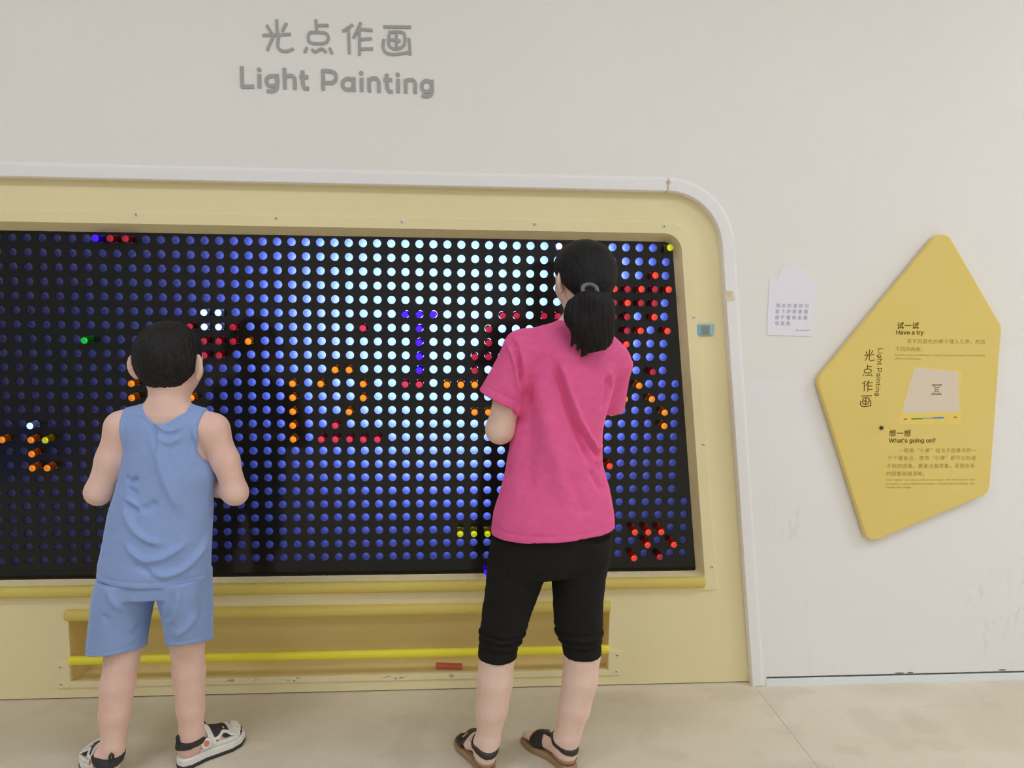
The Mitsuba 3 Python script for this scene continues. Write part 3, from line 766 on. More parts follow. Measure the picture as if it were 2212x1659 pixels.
GLYPH_RINGS = [
    [[22,44,41,45,41,56,46,56,46,45,58,44,58,40,46,40,48,21,51,9,53,7,54,8,55,16,59,14,57,5,55,2,53,1,49,3,46,10,43,23,42,40,22,40],[48,54,51,56,57,48,54,46],[24,6,23,10,30,12,30,27,24,27,24,31,40,31,40,27,34,27,34,13,41,15,41,11],[4,34,4,38,17,38,17,12,23,16,25,12,12,3,10,6,12,10,12,33],[8,53,11,56,19,48,20,47,17,44]],
    [[4,32,59,32,59,27,4,27]],
    [[47,18,51,20,58,8,54,6],[32,54,55,54,55,22,32,22],[36,26,51,26,51,32,36,32],[51,35,51,41,36,41,36,35],[51,50,36,50,36,44,51,44],[18,18,22,18,22,8,24,7,40,7,42,9,42,13,43,13,46,12,45,6,43,3,41,3,21,3,19,4,18,7],[26,20,27,21,29,22,37,14,34,12],[3,28,10,36,14,43,14,44,4,44,4,48,15,48,15,57,19,57,20,48,29,48,29,44,20,44,20,40,29,34,29,32,28,30,27,30,20,36,20,22,15,22,15,37,7,26,6,25],[4,6,9,19,13,17,8,5,7,4]],
    [[22,23,22,27,46,27,46,35,51,35,51,27,58,27,58,23,51,23,50,4,49,2,45,1,39,1,37,5,45,6,46,6,46,23],[22,44,32,50,39,57,43,56,41,52,55,52,57,51,53,44,46,38,36,32,26,29,25,29,23,32,36,37,36,38,31,43,32,43,35,45,41,39,44,42,50,48,36,48,25,41],[27,19,30,21,36,14,38,10,34,9],[3,18,15,28,15,38,12,36,4,46,7,49,15,40,15,57,19,57,19,1,15,1,15,22,6,15]],
    [[35,35,38,38,53,27,58,22,55,19,46,27],[4,21,18,31,25,38,32,48,5,48,5,53,57,53,57,48,38,48,33,41,33,1,28,2,28,34,18,25,10,19,6,18]],
    [[6,53,56,53,56,5,54,3,43,1,42,5,42,6,49,6,51,6,51,49,11,49,11,1,6,1],[16,43,46,43,46,39,16,39],[19,33,43,33,43,14,23,14,23,9,19,9],[23,29,23,18,39,18,39,29]],
    [[46,10,48,13,59,4,56,1,52,6],[32,50,32,53,58,53,58,49,47,49,45,44,45,43,56,43,56,15,52,15,52,40,37,40,37,15,33,15,33,43,41,43,43,49],[29,1,28,5,35,7,39,11,42,20,43,37,46,37,46,21,43,10,38,5,32,2],[3,3,6,18,6,38,12,39,9,46,12,47,5,47,5,51,17,51,15,56,19,57,21,51,31,51,31,47,13,47,16,40,14,39,20,39,24,46,26,46,28,45,25,39,31,38,31,35,10,35,11,27,17,29,25,34,29,32,24,28,14,24,13,24,10,26,10,17,20,21,25,26,29,24,24,19,14,14,12,13,10,16,7,1],[9,6,19,10,27,17,31,16,25,10,15,4,12,3]],
    [[4,36,4,38,8,40,16,47,22,57,26,56,24,52,41,52,44,49,37,40,53,40,53,18,48,18,48,21,16,21,16,9,17,7,20,7,49,7,53,9,54,16,55,16,59,14,56,6,50,2,19,2,14,4,11,9,11,36,6,33],[34,26,48,25,48,36,34,36],[15,40,30,40,37,47,21,47],[16,26,29,25,29,36,16,36]],
    [[6,47,13,47,15,57,20,56,17,47,27,47,27,35,33,45,37,57,41,56,39,48,57,47,55,16,53,6,49,3,39,3,37,7,47,7,50,9,52,23,52,43,37,43,31,33,27,35,27,8,11,8,10,3,6,3],[10,12,23,12,23,26,10,26],[11,43,10,31,23,31,23,43],[34,32,38,34,47,20,43,18]],
    [[21,21,28,28,30,32,23,32,23,36,33,36,35,40,26,40,26,44,36,44,37,46,37,48,24,48,24,52,38,52,39,57,43,56,43,52,56,52,56,48,42,48,41,45,41,44,54,44,54,40,39,40,38,36,58,36,58,32,50,32,49,31,53,27,59,21,56,19,54,20,49,26,45,32,36,32,31,24,38,24,38,30,42,30,42,24,49,24,49,21,42,20,42,15,54,15,54,11,42,11,42,1,38,1,38,11,25,11,25,15,38,15,38,20,30,21,30,24,23,18],[3,16,8,26,11,38,11,40,5,40,5,44,12,44,12,57,16,57,16,44,22,44,22,40,16,40,16,38,23,28,20,25,16,32,16,1,12,1,12,27,6,13]],
    [[4,25,4,30,29,30,29,38,37,43,43,48,10,48,10,53,50,53,53,51,45,43,34,37,34,30,58,30,58,25,34,25,34,6,32,3,19,1,17,6,29,6,29,25]],
    [[23,39,23,43,38,43,38,50,26,49,25,53,41,54,53,56,55,53,43,50,43,43,58,43,58,39,43,38,43,9,52,9,52,17,45,17,45,21,52,21,52,28,45,28,45,32,56,32,56,1,52,1,52,4,29,4,29,1,25,1,25,31,34,34,35,33,35,30,29,28,29,21,36,21,36,17,29,17,29,9,38,9,38,38],[4,21,3,25,11,27,11,40,4,40,4,44,11,45,11,57,15,57,15,45,21,44,21,40,15,40,15,28,21,29,22,26,15,23,15,4,13,2,7,2,6,5,6,6,11,6,11,22]],
    [[4,5,16,15,25,30,28,42,19,51,21,55,24,53,32,45,48,17,54,10,59,7,56,2,48,9,42,16,32,35,27,22,20,12,8,2]],
    [[37,55,41,55,42,7,43,6,53,6,55,9,55,17,56,17,59,15,59,12,58,6,55,2,42,2,39,3,38,4],[3,23,4,25,16,28,16,40,25,49,4,49,4,53,31,53,33,52,31,48,21,38,21,30,32,33,33,28,21,25,21,5,19,3,9,1,8,5,8,6,16,6,16,24,5,21]],
    [[7,46,28,46,28,57,33,57,33,46,55,46,55,18,51,18,50,21,33,21,33,1,28,1,28,21,11,21,11,18,7,18],[33,26,50,26,50,41,33,41],[11,26,28,26,28,41,11,41]],
    [[10,0,9,3,12,4,16,10,16,12,14,12,12,14,12,19,15,20,19,20,21,15,19,6,13,1]],
    [[22,36,28,45,32,57,36,56,34,47,57,47,55,10,54,6,52,2,41,1,40,6,48,6,50,7,52,17,53,43,32,43,26,33],[25,18,30,26,34,38,38,38,32,20,42,22,39,29,42,30,48,15,45,14,43,18,42,18,27,15],[3,18,7,26,12,39,12,41,4,41,4,45,13,45,13,57,17,57,17,45,24,45,24,41,17,41,17,38,25,28,22,24,17,32,17,1,13,1,13,30,5,14]],
    [[4,5,7,8,12,12,12,29,4,30,4,34,16,34,16,12,22,8,29,7,59,8,57,3,27,3,22,4,15,8,11,7,7,2],[19,34,19,37,37,38,36,46,27,46,23,39,19,41,24,48,27,56,31,55,30,49,37,49,37,57,41,57,41,49,55,49,55,46,41,46,41,38,58,37,58,34],[24,29,53,29,53,12,24,12],[28,16,48,16,49,25,29,25],[6,52,8,54,9,54,18,45,14,42]],
    [[6,38,11,38,11,9,51,8,51,38,55,38,56,2,51,2,51,4,6,4],[7,53,56,53,56,49,7,49],[16,42,45,42,45,15,16,15],[33,26,33,19,41,19,41,26],[33,38,33,30,41,30,41,38],[29,26,20,26,20,19,29,19],[29,38,20,38,20,30,29,30]],
    [[4,53,58,53,58,49,33,49,31,41,55,41,55,1,50,1,50,5,12,5,11,1,7,1,7,41,26,41,28,48,4,49],[41,9,50,9,50,37,41,36],[24,30,37,30,37,37,24,37],[24,16,24,9,37,9,37,16],[24,26,24,19,37,19,37,26],[12,9,20,9,20,37,12,36]],
    [[4,10,4,16,7,19,11,21,17,20,22,14,22,9,20,7,17,4,14,3,11,3,7,4],[7,10,9,7,12,6,15,6,19,10,19,14,16,17,12,18,8,16,7,13]],
    [[25,4,27,8,27,54,53,54,53,28,41,27,45,19,54,26,56,23,57,22,48,16,47,15,53,9,59,6,55,2,49,6,42,15,37,28,32,28,31,8,42,10,42,6,27,1],[31,32,49,32,49,39,32,39],[31,43,49,43,49,50,32,50],[3,18,9,29,13,40,12,41,4,41,4,45,13,45,13,57,17,57,18,45,25,45,25,41,18,41,18,38,24,27,22,24,18,31,17,1,13,2,13,29,6,14]],
    [[50,44,50,49,52,52,55,56,58,57,59,55,55,53,54,48,57,48,58,46,58,42,56,40,54,40],[38,48,41,54,46,57,47,55,43,52,42,48,44,48,47,47,46,42,44,40,40,41,39,44]],
    [[43,40,48,42,56,27,59,15,55,13,50,27],[19,1,18,6,27,6,29,7,29,56,34,56,34,5,32,3,27,1],[3,17,9,28,13,42,18,41,15,29,10,18,7,15]],
    [[15,52,15,55,18,57,21,56,23,53,23,49,22,45,17,40,15,43,18,45,20,50,17,49],[3,42,7,46,8,48,8,49,6,49,4,51,3,55,6,57,9,57,12,53,11,46,5,40,4,40]],
    [[30,53,56,53,56,2,52,2,52,5,34,6,34,2,30,2],[34,10,52,10,52,20,34,20],[34,24,52,24,52,35,34,35],[34,39,52,39,52,49,34,49],[3,16,8,26,13,38,13,40,4,40,4,44,14,44,14,57,18,57,18,44,27,44,27,40,18,39,18,34,27,24,24,21,18,28,18,1,14,1,14,29,5,13]],
    [[42,40,49,54,53,53,52,48,46,39,45,38],[8,8,48,9,48,18,11,18,11,22,48,22,48,31,9,31,9,35,28,36,28,57,33,57,33,36,53,35,53,1,48,1,48,4,8,4],[9,52,13,54,17,47,20,41,20,40,16,39,13,46]],
    [[4,28,4,33,29,33,29,48,9,48,9,53,53,53,53,48,34,48,34,33,58,33,58,28,34,28,34,6,33,4,31,3,18,2,17,6,17,7,27,6,29,7,29,28]],
    [[6,54,56,54,56,1,52,1,51,4,11,4,10,1,6,1],[10,8,52,8,52,50,10,50],[12,27,27,32,21,38,16,34,13,36,19,40,26,49,29,48,28,44,44,44,46,43,43,38,35,32,50,28,48,24,47,24,32,30,14,24,13,24],[24,41,32,34,39,41],[18,15,20,19,41,14,44,13,41,10,30,13],[24,23,25,26,27,26,38,22,40,21,37,18]],
    [[16,40,24,47,30,57,34,56,33,52,44,53,47,51,43,44,55,44,55,31,37,31,36,29,41,22,53,28,55,25,49,22,49,21,53,14,59,8,56,5,54,6,49,12,46,19,45,20,43,18,44,14,43,6,40,2,33,1,31,4,31,5,36,5,39,7,39,14,30,8,20,4,18,7,30,12,36,16,38,19,38,21,36,21,30,16,21,12,18,15,31,21,35,24,33,27,26,23,21,21,19,24,28,28,31,31,22,31,22,40,19,38],[41,41,39,34,51,34,51,40],[30,49,27,44,38,44,41,49],[26,35,35,34,37,41,27,41],[3,32,11,44,16,56,21,55,15,42,15,1,10,2,10,34,5,28]],
    [[3,33,19,43,26,49,31,57,35,55,34,51,42,44,50,38,59,33,56,29,52,31,42,38,31,49,23,40,10,31,6,29],[29,2,29,39,33,39,33,2]],
    [[4,34,4,38,29,38,29,42,11,42,11,45,29,45,29,49,7,49,7,52,29,52,29,57,33,57,33,52,55,52,55,49,33,49,33,45,52,45,52,42,33,42,33,38,58,38,58,34,30,34,30,33,22,28,35,29,43,32,45,30,45,29,23,19,45,20,42,23,45,25,53,20,56,16,53,13,49,17,34,16,34,4,29,2,22,2,21,6,30,6,30,16,8,15,7,19,13,20,25,24,20,25,13,24,12,27,12,28,15,29,24,34],[39,12,43,14,57,5,54,3],[4,5,14,10,19,14,22,13,19,9,8,3]],
    [[46,14,50,16,58,4,54,2],[11,38,28,39,28,57,33,57,33,51,56,50,56,46,33,46,33,39,51,38,51,19,11,19],[15,24,47,24,47,34,15,34],[38,3,34,14,38,14,42,4,42,3],[23,2,22,14,26,14,27,3],[4,3,8,9,12,16,16,14,12,7,8,1]],
    [[18,4,28,9,30,11,25,17,22,21,26,22,28,18,33,14,37,23,36,23,22,24,22,40,37,40,37,46,20,46,20,50,37,50,37,56,41,56,42,50,59,50,59,46,42,46,42,40,57,40,57,24,41,23,40,16,37,12,39,10,48,7,59,5,57,1,45,4,35,8,29,4,22,1,21,1],[42,36,41,27,52,27,52,36],[26,27,37,27,37,36,26,36],[3,33,12,45,18,57,22,56,16,43,16,1,12,1,11,36,5,29]],
    [[3,4,7,10,10,20,10,53,54,52,54,6,53,3,49,2,40,2,39,6,50,7,50,20,34,20,33,2,29,2,29,20,14,20,11,9,8,3,6,1],[34,24,50,24,50,34,34,34],[34,39,50,39,50,48,34,48],[14,24,29,24,29,34,15,34],[15,39,29,39,29,48,15,48]],
    [[27,4,32,9,36,17,40,32,40,37,32,37,32,41,40,41,40,56,45,57,45,41,58,41,58,37,44,37,44,32,48,32,48,7,49,6,55,7,56,14,56,14,59,13,59,6,56,3,48,3,45,4,44,32,41,18,37,9,31,1],[47,52,50,54,56,45,53,43],[4,49,17,49,15,56,19,57,22,49,32,49,32,45,4,45],[27,11,24,22,26,23,30,16,30,12],[7,40,29,40,29,26,21,26,20,4,19,2,12,2,11,5,11,5,16,6,16,26,7,26],[12,30,25,30,25,37,12,37],[4,9,7,14,9,22,13,22,11,13,7,7]],
    [[4,53,58,53,58,48,51,48,50,6,48,3,35,2,33,6,33,6,46,7,46,48,4,48],[10,39,35,39,35,17,15,16,15,12,10,12],[15,35,15,21,31,21,31,35]],
    [[22,4,33,12,40,19,44,32,47,54,51,54,50,36,45,20,55,10,59,4,55,2,52,7,43,16,36,8,31,4,25,1],[24,49,28,51,35,41,36,37,33,35],[7,11,10,14,11,17,11,52,15,52,15,17,28,22,29,22,31,18,10,7]],
    [[3,4,6,9,8,18,9,47,34,47,34,57,38,56,39,47,51,47,49,49,42,54,44,56,55,50,53,47,58,47,58,42,39,42,42,22,47,31,50,37,54,37,52,29,44,16,48,9,51,6,54,9,55,17,58,15,57,6,55,3,50,2,46,3,43,6,41,11,28,2,25,5,38,16,36,27,34,42,13,42,13,34,29,34,28,13,26,11,23,10,16,10,15,14,22,14,23,15,24,30,14,30,13,19,10,7,7,1]],
    [[3,4,7,17,7,29,11,29,11,21,13,16,16,13,16,34,4,34,4,38,15,38,15,45,6,45,6,49,15,49,15,57,19,57,19,49,28,49,28,45,19,45,19,38,30,38,29,34,20,33,20,25,29,25,29,21,20,21,20,9,28,7,59,7,57,3,26,3,16,6,10,13,6,2],[28,18,31,22,31,46,43,46,42,57,46,57,47,46,59,46,59,43,47,42,49,27,54,38,57,38,55,30,50,21,52,16,54,14,55,17,55,22,59,21,58,13,56,11,52,10,50,12,47,17,38,9,35,12,46,22,43,43,35,42,35,23,42,26,43,23,31,15],[49,54,52,56,57,49,54,48]],
    [[45,37,48,39,58,28,55,26],[6,52,29,52,28,57,32,58,34,52,56,52,56,40,52,40,52,48,10,47,10,40,6,40],[11,18,15,18,15,9,29,9,29,21,33,21,33,9,47,8,47,19,52,19,52,1,48,1,47,4,11,4],[3,23,19,28,19,40,23,40,24,31,35,38,42,44,46,43,40,36,26,27,41,27,43,28,43,32,44,33,47,32,47,31,46,26,43,24,24,23,20,25,7,20,6,20],[22,44,25,47,31,43,35,40,32,37],[4,28,12,39,16,38,8,27]],
    [[3,40,11,48,17,57,22,56,19,51,31,51,29,56,33,57,36,51,54,50,54,47,35,47,35,43,52,43,52,40,35,40,35,36,52,35,52,32,35,32,35,28,56,28,56,24,33,24,33,20,58,20,58,16,38,16,48,10,58,7,59,6,56,3,53,3,42,9,33,14,33,1,29,1,28,14,19,8,6,2,3,6,15,10,24,16,4,16,4,20,29,20,29,24,16,24,16,22,12,22,11,41,6,37],[16,28,30,28,30,32,16,32],[16,36,30,36,30,39,16,40],[16,43,30,43,30,47,16,47]],
    [[5,3,5,7,28,7,28,14,10,15,10,18,28,18,28,25,8,25,8,29,54,29,54,25,33,25,33,18,52,18,52,15,33,14,33,7,57,7,57,3],[12,55,50,55,50,34,12,34],[16,39,45,39,46,50,17,50]],
    [[21,4,30,10,35,18,38,26,38,45,42,45,42,29,41,23,45,23,45,7,46,6,53,6,54,8,55,16,55,16,58,15,56,4,54,3,44,3,42,4,41,20,35,10,30,5,25,1],[27,22,27,54,54,54,54,22,49,22,49,50,31,50,31,22],[5,8,4,12,12,15,12,31,5,31,5,35,12,35,12,48,4,49,4,53,24,53,24,49,17,48,17,35,23,35,23,31,17,31,17,16,25,18,25,14]],
    [[7,27,12,27,12,9,28,9,28,30,10,31,10,51,14,51,15,35,28,35,28,57,33,57,33,35,47,35,48,52,52,52,52,31,33,31,33,9,50,9,50,27,55,27,55,1,50,1,50,5,7,5]],
    [[3,7,16,16,25,26,4,26,5,30,29,30,29,45,7,45,7,49,28,49,29,57,33,57,34,49,55,49,55,45,33,45,33,30,44,30,40,32,46,44,51,43,44,30,58,30,58,26,37,25,46,15,59,8,56,4,45,11,33,23,33,1,29,1,29,23,21,15,12,7,6,4],[12,42,16,44,21,35,21,32,18,31]],
    [[18,34,18,37,35,38,35,41,22,42,22,45,35,45,35,49,20,49,20,52,35,52,36,57,40,57,40,52,56,52,56,49,40,49,40,45,54,45,54,42,40,41,40,38,58,37,58,34],[23,30,53,30,52,3,49,2,42,2,41,5,48,6,48,11,27,11,27,1,23,1],[27,14,48,14,49,19,27,19],[27,23,48,22,49,27,27,27],[6,53,8,56,9,56,18,49,15,46],[5,5,14,24,14,25,18,21,11,7,9,2],[3,37,6,40,16,33,13,30]],
    [[35,4,38,11,40,22,40,50,54,56,57,53,44,48,44,37,59,37,59,33,54,33,53,2,49,2,49,33,44,33,43,20,41,9,38,2],[6,53,19,53,19,17,23,24,28,39,21,40,21,43,28,43,28,56,32,56,32,44,38,43,38,40,32,40,32,35,38,27,36,23,32,29,32,1,28,1,28,27,23,15,19,17,19,13,9,13,9,9,6,9],[9,35,15,35,15,49,9,48],[15,31,9,31,9,18,15,18]],
    [[4,46,4,50,14,50,14,56,18,56,18,50,29,50,29,56,33,56,33,50,44,50,44,56,48,56,48,50,58,50,58,46,48,46,48,40,44,40,44,46,33,46,33,40,29,40,29,46,18,46,18,40,14,40,14,46],[6,24,6,37,56,37,56,24,52,24,51,33,33,33,33,26,51,26,51,10,49,7,40,7,39,11,46,11,46,12,46,21,33,22,33,1,28,1,28,22,17,22,17,7,12,7,12,26,28,26,28,33,10,33,10,24]],
    [[3,4,8,9,11,15,14,29,19,29,17,20,19,16,24,12,28,9,28,33,5,33,5,37,28,37,28,45,10,46,10,50,28,50,29,57,33,57,33,50,53,50,53,46,33,45,33,37,57,37,57,33,33,33,33,24,53,23,53,19,33,19,33,8,37,7,59,7,57,2,39,2,30,4,21,8,15,15,12,7,7,2,6,1]],
    [[3,4,11,13,15,24,19,23,18,17,20,14,24,10,29,8,29,26,5,26,4,30,58,30,58,26,34,26,34,19,54,19,53,15,34,15,34,7,59,7,57,3,29,3,21,7,16,12,11,6,7,1],[11,54,51,54,51,34,11,34],[15,38,46,38,46,42,15,43],[15,46,46,46,46,51,15,51]],
    [[34,52,55,52,55,4,51,4,51,8,38,8,38,3,34,3],[38,12,51,12,51,47,38,47],[3,37,8,47,10,57,15,56,13,49,30,49,30,45,21,44,21,33,32,32,32,28,20,28,20,25,20,24,32,11,29,7,19,19,13,7,8,3,6,2,3,5,11,13,14,21,16,28,4,28,4,32,16,33,16,44,11,44,7,35]],
    [[45,18,49,20,50,19,58,4,53,3,50,10],[27,52,54,53,55,26,28,26],[32,30,50,30,50,48,32,48],[23,4,28,11,31,20,36,19,31,7,27,2],[4,34,4,38,17,38,17,13,23,17,25,14,24,13,12,3,9,7,11,8,13,13,13,33],[7,52,8,53,11,55,19,48,19,46,16,43]],
    [[6,33,8,36,8,52,9,52,25,57,28,54,28,53,12,49,12,36,23,39,19,45,23,46,30,34,35,39,38,48,38,49,31,49,31,53,56,53,55,36,53,32,52,31,43,30,42,34,50,34,51,38,51,49,42,49,39,37,35,32,31,29,30,29,27,32,26,32,24,35,9,30,8,30],[11,27,52,27,52,2,47,2,47,4,16,4,16,1,11,1],[33,8,47,7,47,14,33,14],[33,17,47,17,47,23,33,23],[16,8,29,7,29,13,16,14],[16,17,29,17,29,23,16,23]],
    [[4,52,58,52,58,48,32,48,32,38,34,38,46,31,54,26,54,25,51,21,32,33,32,1,28,1,28,48,4,48]],
    [[4,5,19,10,24,14,26,17,6,18,6,22,27,22,28,23,28,26,4,26,4,30,29,30,29,35,10,36,10,39,29,40,29,44,7,45,7,49,19,49,15,56,19,57,23,51,23,49,38,49,43,57,47,56,43,49,55,49,55,45,33,44,33,39,52,39,52,36,33,35,33,30,58,30,58,26,33,26,32,22,57,22,57,18,36,17,39,13,43,10,51,7,58,6,56,2,49,3,40,7,35,11,31,16,25,9,19,5,6,2]],
    [[20,21,20,25,59,25,59,21,39,21,43,14,40,12,35,19,38,21],[49,15,52,17,53,16,59,6,55,4],[21,48,21,52,37,52,37,57,42,57,42,52,58,52,58,48,41,48,40,45,40,44,56,44,56,29,23,29,23,44,35,44,36,48],[46,32,52,32,52,40,46,40],[36,32,43,32,43,40,36,40],[27,32,33,32,33,40,27,40],[29,16,33,16,33,6,45,6,46,11,50,10,48,3,46,2,30,3,29,4],[18,5,23,16,26,16,22,4,21,4],[3,25,10,33,16,43,17,44,20,43,19,39,16,34,16,1,12,1,11,27,6,21],[3,43,15,57,19,55,15,49,6,40,5,40]],
    [[22,34,22,37,38,38,38,41,25,42,25,45,38,45,38,49,24,49,24,52,38,52,38,57,42,57,42,52,57,52,57,49,42,49,42,45,55,45,55,42,42,41,42,38,59,37,59,34],[26,30,54,30,54,5,52,3,43,2,42,5,49,6,49,11,31,11,31,1,27,1],[31,14,49,14,49,19,31,19],[31,22,49,22,49,27,31,27],[4,34,4,38,17,38,17,12,23,17,25,13,12,3,10,7,11,7,13,11,13,33],[8,52,11,55,19,46,16,44]],
    [[4,20,4,24,21,24,24,29,8,30,8,45,21,45,22,50,5,50,5,54,57,54,57,50,40,50,40,45,54,45,54,30,28,29,29,28,27,24,58,24,58,20,46,20,43,15,39,11,56,5,56,4,53,2,52,1,33,7,23,4,6,1,5,5,18,7,26,9,12,12,18,20],[40,33,50,33,50,41,40,41],[20,15,33,12,39,17,41,20,24,20],[26,33,35,33,35,41,26,41],[26,50,26,45,35,45,35,50],[12,33,22,33,22,41,12,41]],
    [[3,4,7,14,9,22,10,54,54,54,54,40,45,40,46,34,56,34,56,30,46,30,46,24,58,23,58,19,52,19,55,16,46,11,52,7,58,5,56,1,51,3,43,7,37,13,33,19,25,19,25,8,38,10,38,6,19,2,18,5,21,9,21,19,15,19,14,23,25,24,25,30,16,30,16,34,25,34,25,40,14,40,13,22,11,10,7,1],[38,19,43,13,51,19],[14,44,50,44,50,50,14,50],[29,40,29,34,41,34,41,40],[29,24,41,24,41,30,29,30]],
    [[24,50,24,54,58,54,58,50,43,50,40,44,55,44,55,16,50,16,50,40,30,40,30,15,26,15,26,44,36,44,38,50],[43,12,45,14,56,7,58,4,55,1],[20,5,29,9,35,14,38,21,38,36,43,36,43,21,41,16,39,12,33,6,25,2,23,2],[4,13,3,17,12,20,11,45,4,45,4,50,23,50,23,45,16,45,16,21,23,23,24,19,5,13]],
    [[4,6,7,10,12,12,12,31,4,31,4,35,17,35,17,12,21,9,30,7,59,8,58,4,56,3,28,3,22,5,15,9,10,7,7,3],[20,45,20,49,30,49,26,55,28,57,31,56,34,51,32,49,42,49,47,57,51,56,47,49,58,49,58,45,41,45,39,41,53,40,53,12,24,12,24,40,34,40,35,45],[28,15,48,15,48,20,29,20],[28,23,48,23,48,28,29,28],[28,32,48,31,48,36,29,37],[5,52,8,55,17,45,13,42]],
    [[4,4,15,10,20,14,4,15,4,19,14,19,14,54,49,54,49,19,58,19,58,15,41,14,59,4,55,1,38,11,40,14,21,14,25,11,17,6,7,1],[18,36,44,36,44,41,18,41],[18,45,44,45,44,50,18,50],[18,24,18,19,44,19,44,24],[18,33,18,28,44,28,44,33]],
]
GLYPH = dict(zip(GLYPH_CHARS, GLYPH_RINGS))


def strokes(sts, w, scale=1.0):
    """Letter strokes of width w as one flat shape."""
    g = []
    for s in sts:
        p = [(x / 1000 * scale, z / 1000 * scale) for x, z in s]
        if len(p) == 1:
            g.append(Point(p[0]).buffer(w * 0.58))
        else:
            if len(p) > 4:
                q = np.array(p)
                t = np.r_[0, np.cumsum(np.linalg.norm(np.diff(q, axis=0), axis=1))]
                from scipy.interpolate import PchipInterpolator
                u = np.linspace(0, t[-1], 5 * len(p))
                p = np.c_[PchipInterpolator(t, q[:, 0])(u), PchipInterpolator(t, q[:, 1])(u)]
            g.append(LineString(p).buffer(w / 2, cap_style=2, join_style=1))
    return shapely.union_all(g)


def glyph(ch):
    out = None
    for ring in GLYPH[ch]:
        g = Polygon([(ring[k] - 1, ring[k + 1]) for k in range(0, len(ring), 2)]).buffer(0)
        out = g if out is None else out.symmetric_difference(g)
    return out


def line_of(text, x0, z0, size, advance, bold=0.0):
    g = []
    for n, ch in enumerate(text):
        if ch in GLYPH:
            g.append(affinity.affine_transform(glyph(ch).buffer(bold) if bold else glyph(ch), [size / 60, 0, 0, size / 60, x0 + n * advance, z0 - size * 0.12]))
    return shapely.union_all(g)


def latin(text, x0, z0, height, width, y, bold=False):
    m = meshkit.text_mesh(text, height, 0.0006, bold)
    v = np.array(m.vertices)
    s = width / np.ptp(v[:, 0])
    m.vertices = np.c_[x0 + (v[:, 0] - v[:, 0].min()) * s, y - v[:, 2], z0 + v[:, 1]]
    return m


LETTER = pr("grey_lettering", (0.335, 0.345, 0.335), 0.5, 0.4)
t = tag("wall_title", "four grey raised Chinese characters on the wall above the light board", "lettering")
for ch in HAN:
    part(t, "character", slab(strokes(ch, 0.0094), WY, WY - 0.004), LETTER)
t = tag("wall_title_english", "grey raised words Light Painting on the wall under the Chinese title", "lettering")
for name, ch in LATIN:
    part(t, "letter", slab(strokes(ch, 0.0122), WY, WY - 0.004), LETTER)


# --- the yellow information board
def pillow(loop, y_back, y_front, r, n=5):
    """A thick plate with a rounded front edge, from a closed outline in (x, z)."""
    p = np.asarray(loop, float)
    t = np.roll(p, -1, 0) - np.roll(p, 1, 0)
    t /= np.linalg.norm(t, axis=1, keepdims=True)
    nrm = np.c_[t[:, 1], -t[:, 0]]
    loops = [at_y(p, y_back)]
    for a in np.linspace(0, np.pi / 2, n):
        loops.append(at_y(p - nrm * r * (1 - math.cos(a)), y_front + r * (1 - math.sin(a))))
    return loft(loops, True, True, True)


def rounded(pts, r, step=0.02):
    g = Polygon(pts).buffer(-r, join_style=2).buffer(r, 10)
    g = shapely.segmentize(shapely.geometry.polygon.orient(g), step)
    return np.array(g.exterior.coords)[:-1]


def board_fn(p, n, uv):
    return mikit.mix((0.70, 0.545, 0.150), (0.73, 0.570, 0.170), mikit.fbm(p.x * 5, p.z * 5, 1.0, octaves=2))


SIGN = mat("warm_yellow_board", {"type": "twosided", "b": {"type": "principled", "base_color": mikit.proc(board_fn), "roughness": 0.42, "specular": 0.4}})
INK = diffuse("brown_ink", (0.150, 0.105, 0.022))
INK_SOFT = diffuse("soft_brown_ink", (0.33, 0.245, 0.065))
INK_FINE = diffuse("fine_brown_ink", (0.47, 0.36, 0.105))
t = tag("info_sign", "yellow five-sided information board with rounded corners on the white wall", "information board")
penta = rounded([(1.7385, 1.7400), (1.9865, 1.3830), (1.9890, 0.7560), (1.5260, 0.5650), (1.2945, 1.1800)], 0.040)
part(t, "board", pillow(penta, -0.0785, -0.1005, 0.005), SIGN, 40)
for x, z in ((1.50, 1.18), (1.85, 1.18), (1.70, 0.85), (1.75, 1.50)):
    part(t, "spacer", bx(x - 0.03, x + 0.03, -0.0816, WY, z - 0.03, z + 0.03), SIGN)
SY = -0.1006
TXT = lambda poly: slab(poly, SY + 0.0003, SY - 0.0003)
part(t, "heading", TXT(line_of("试一试", 1.585, 1.3725, 0.0265, 0.0285, 1.2)), INK)
part(t, "heading", latin("Have a try", 1.5835, 1.3500, 0.0145, 0.105, SY, True), INK)
part(t, "text_line", TXT(line_of("将不同颜色的棒子插入孔中，构造", 1.6262, 1.3183, 0.0188, 0.02015)), INK_SOFT)
part(t, "text_line", TXT(line_of("不同的画面。", 1.5835, 1.2900, 0.0188, 0.0195)), INK_SOFT)
part(t, "small_print", latin("Insert rods of different colors into the holes to construct", 1.584, 1.2715, 0.0068, 0.345, SY), INK_FINE)
part(t, "small_print", latin("different pictures.", 1.5845, 1.2585, 0.0068, 0.101, SY), INK_FINE)
part(t, "heading", TXT(line_of("想一想", 1.581, 0.9752, 0.0265, 0.0285, 1.2)), INK)
part(t, "heading", latin("What's going on?", 1.5813, 0.9503, 0.0145, 0.180, SY, True), INK)
for s, x, z in (("一根根“小棒”相当于图像中的一", 1.6215, 0.9131), ("个个像素点，使用“小棒”就可以构成", 1.581, 0.8848), ("不同的图像。像素点越密集，呈现出来", 1.579, 0.8545), ("的图像就越清晰。", 1.579, 0.8258)):
    part(t, "text_line", TXT(line_of(s, x, z, 0.0188, 0.0203)), INK_SOFT)
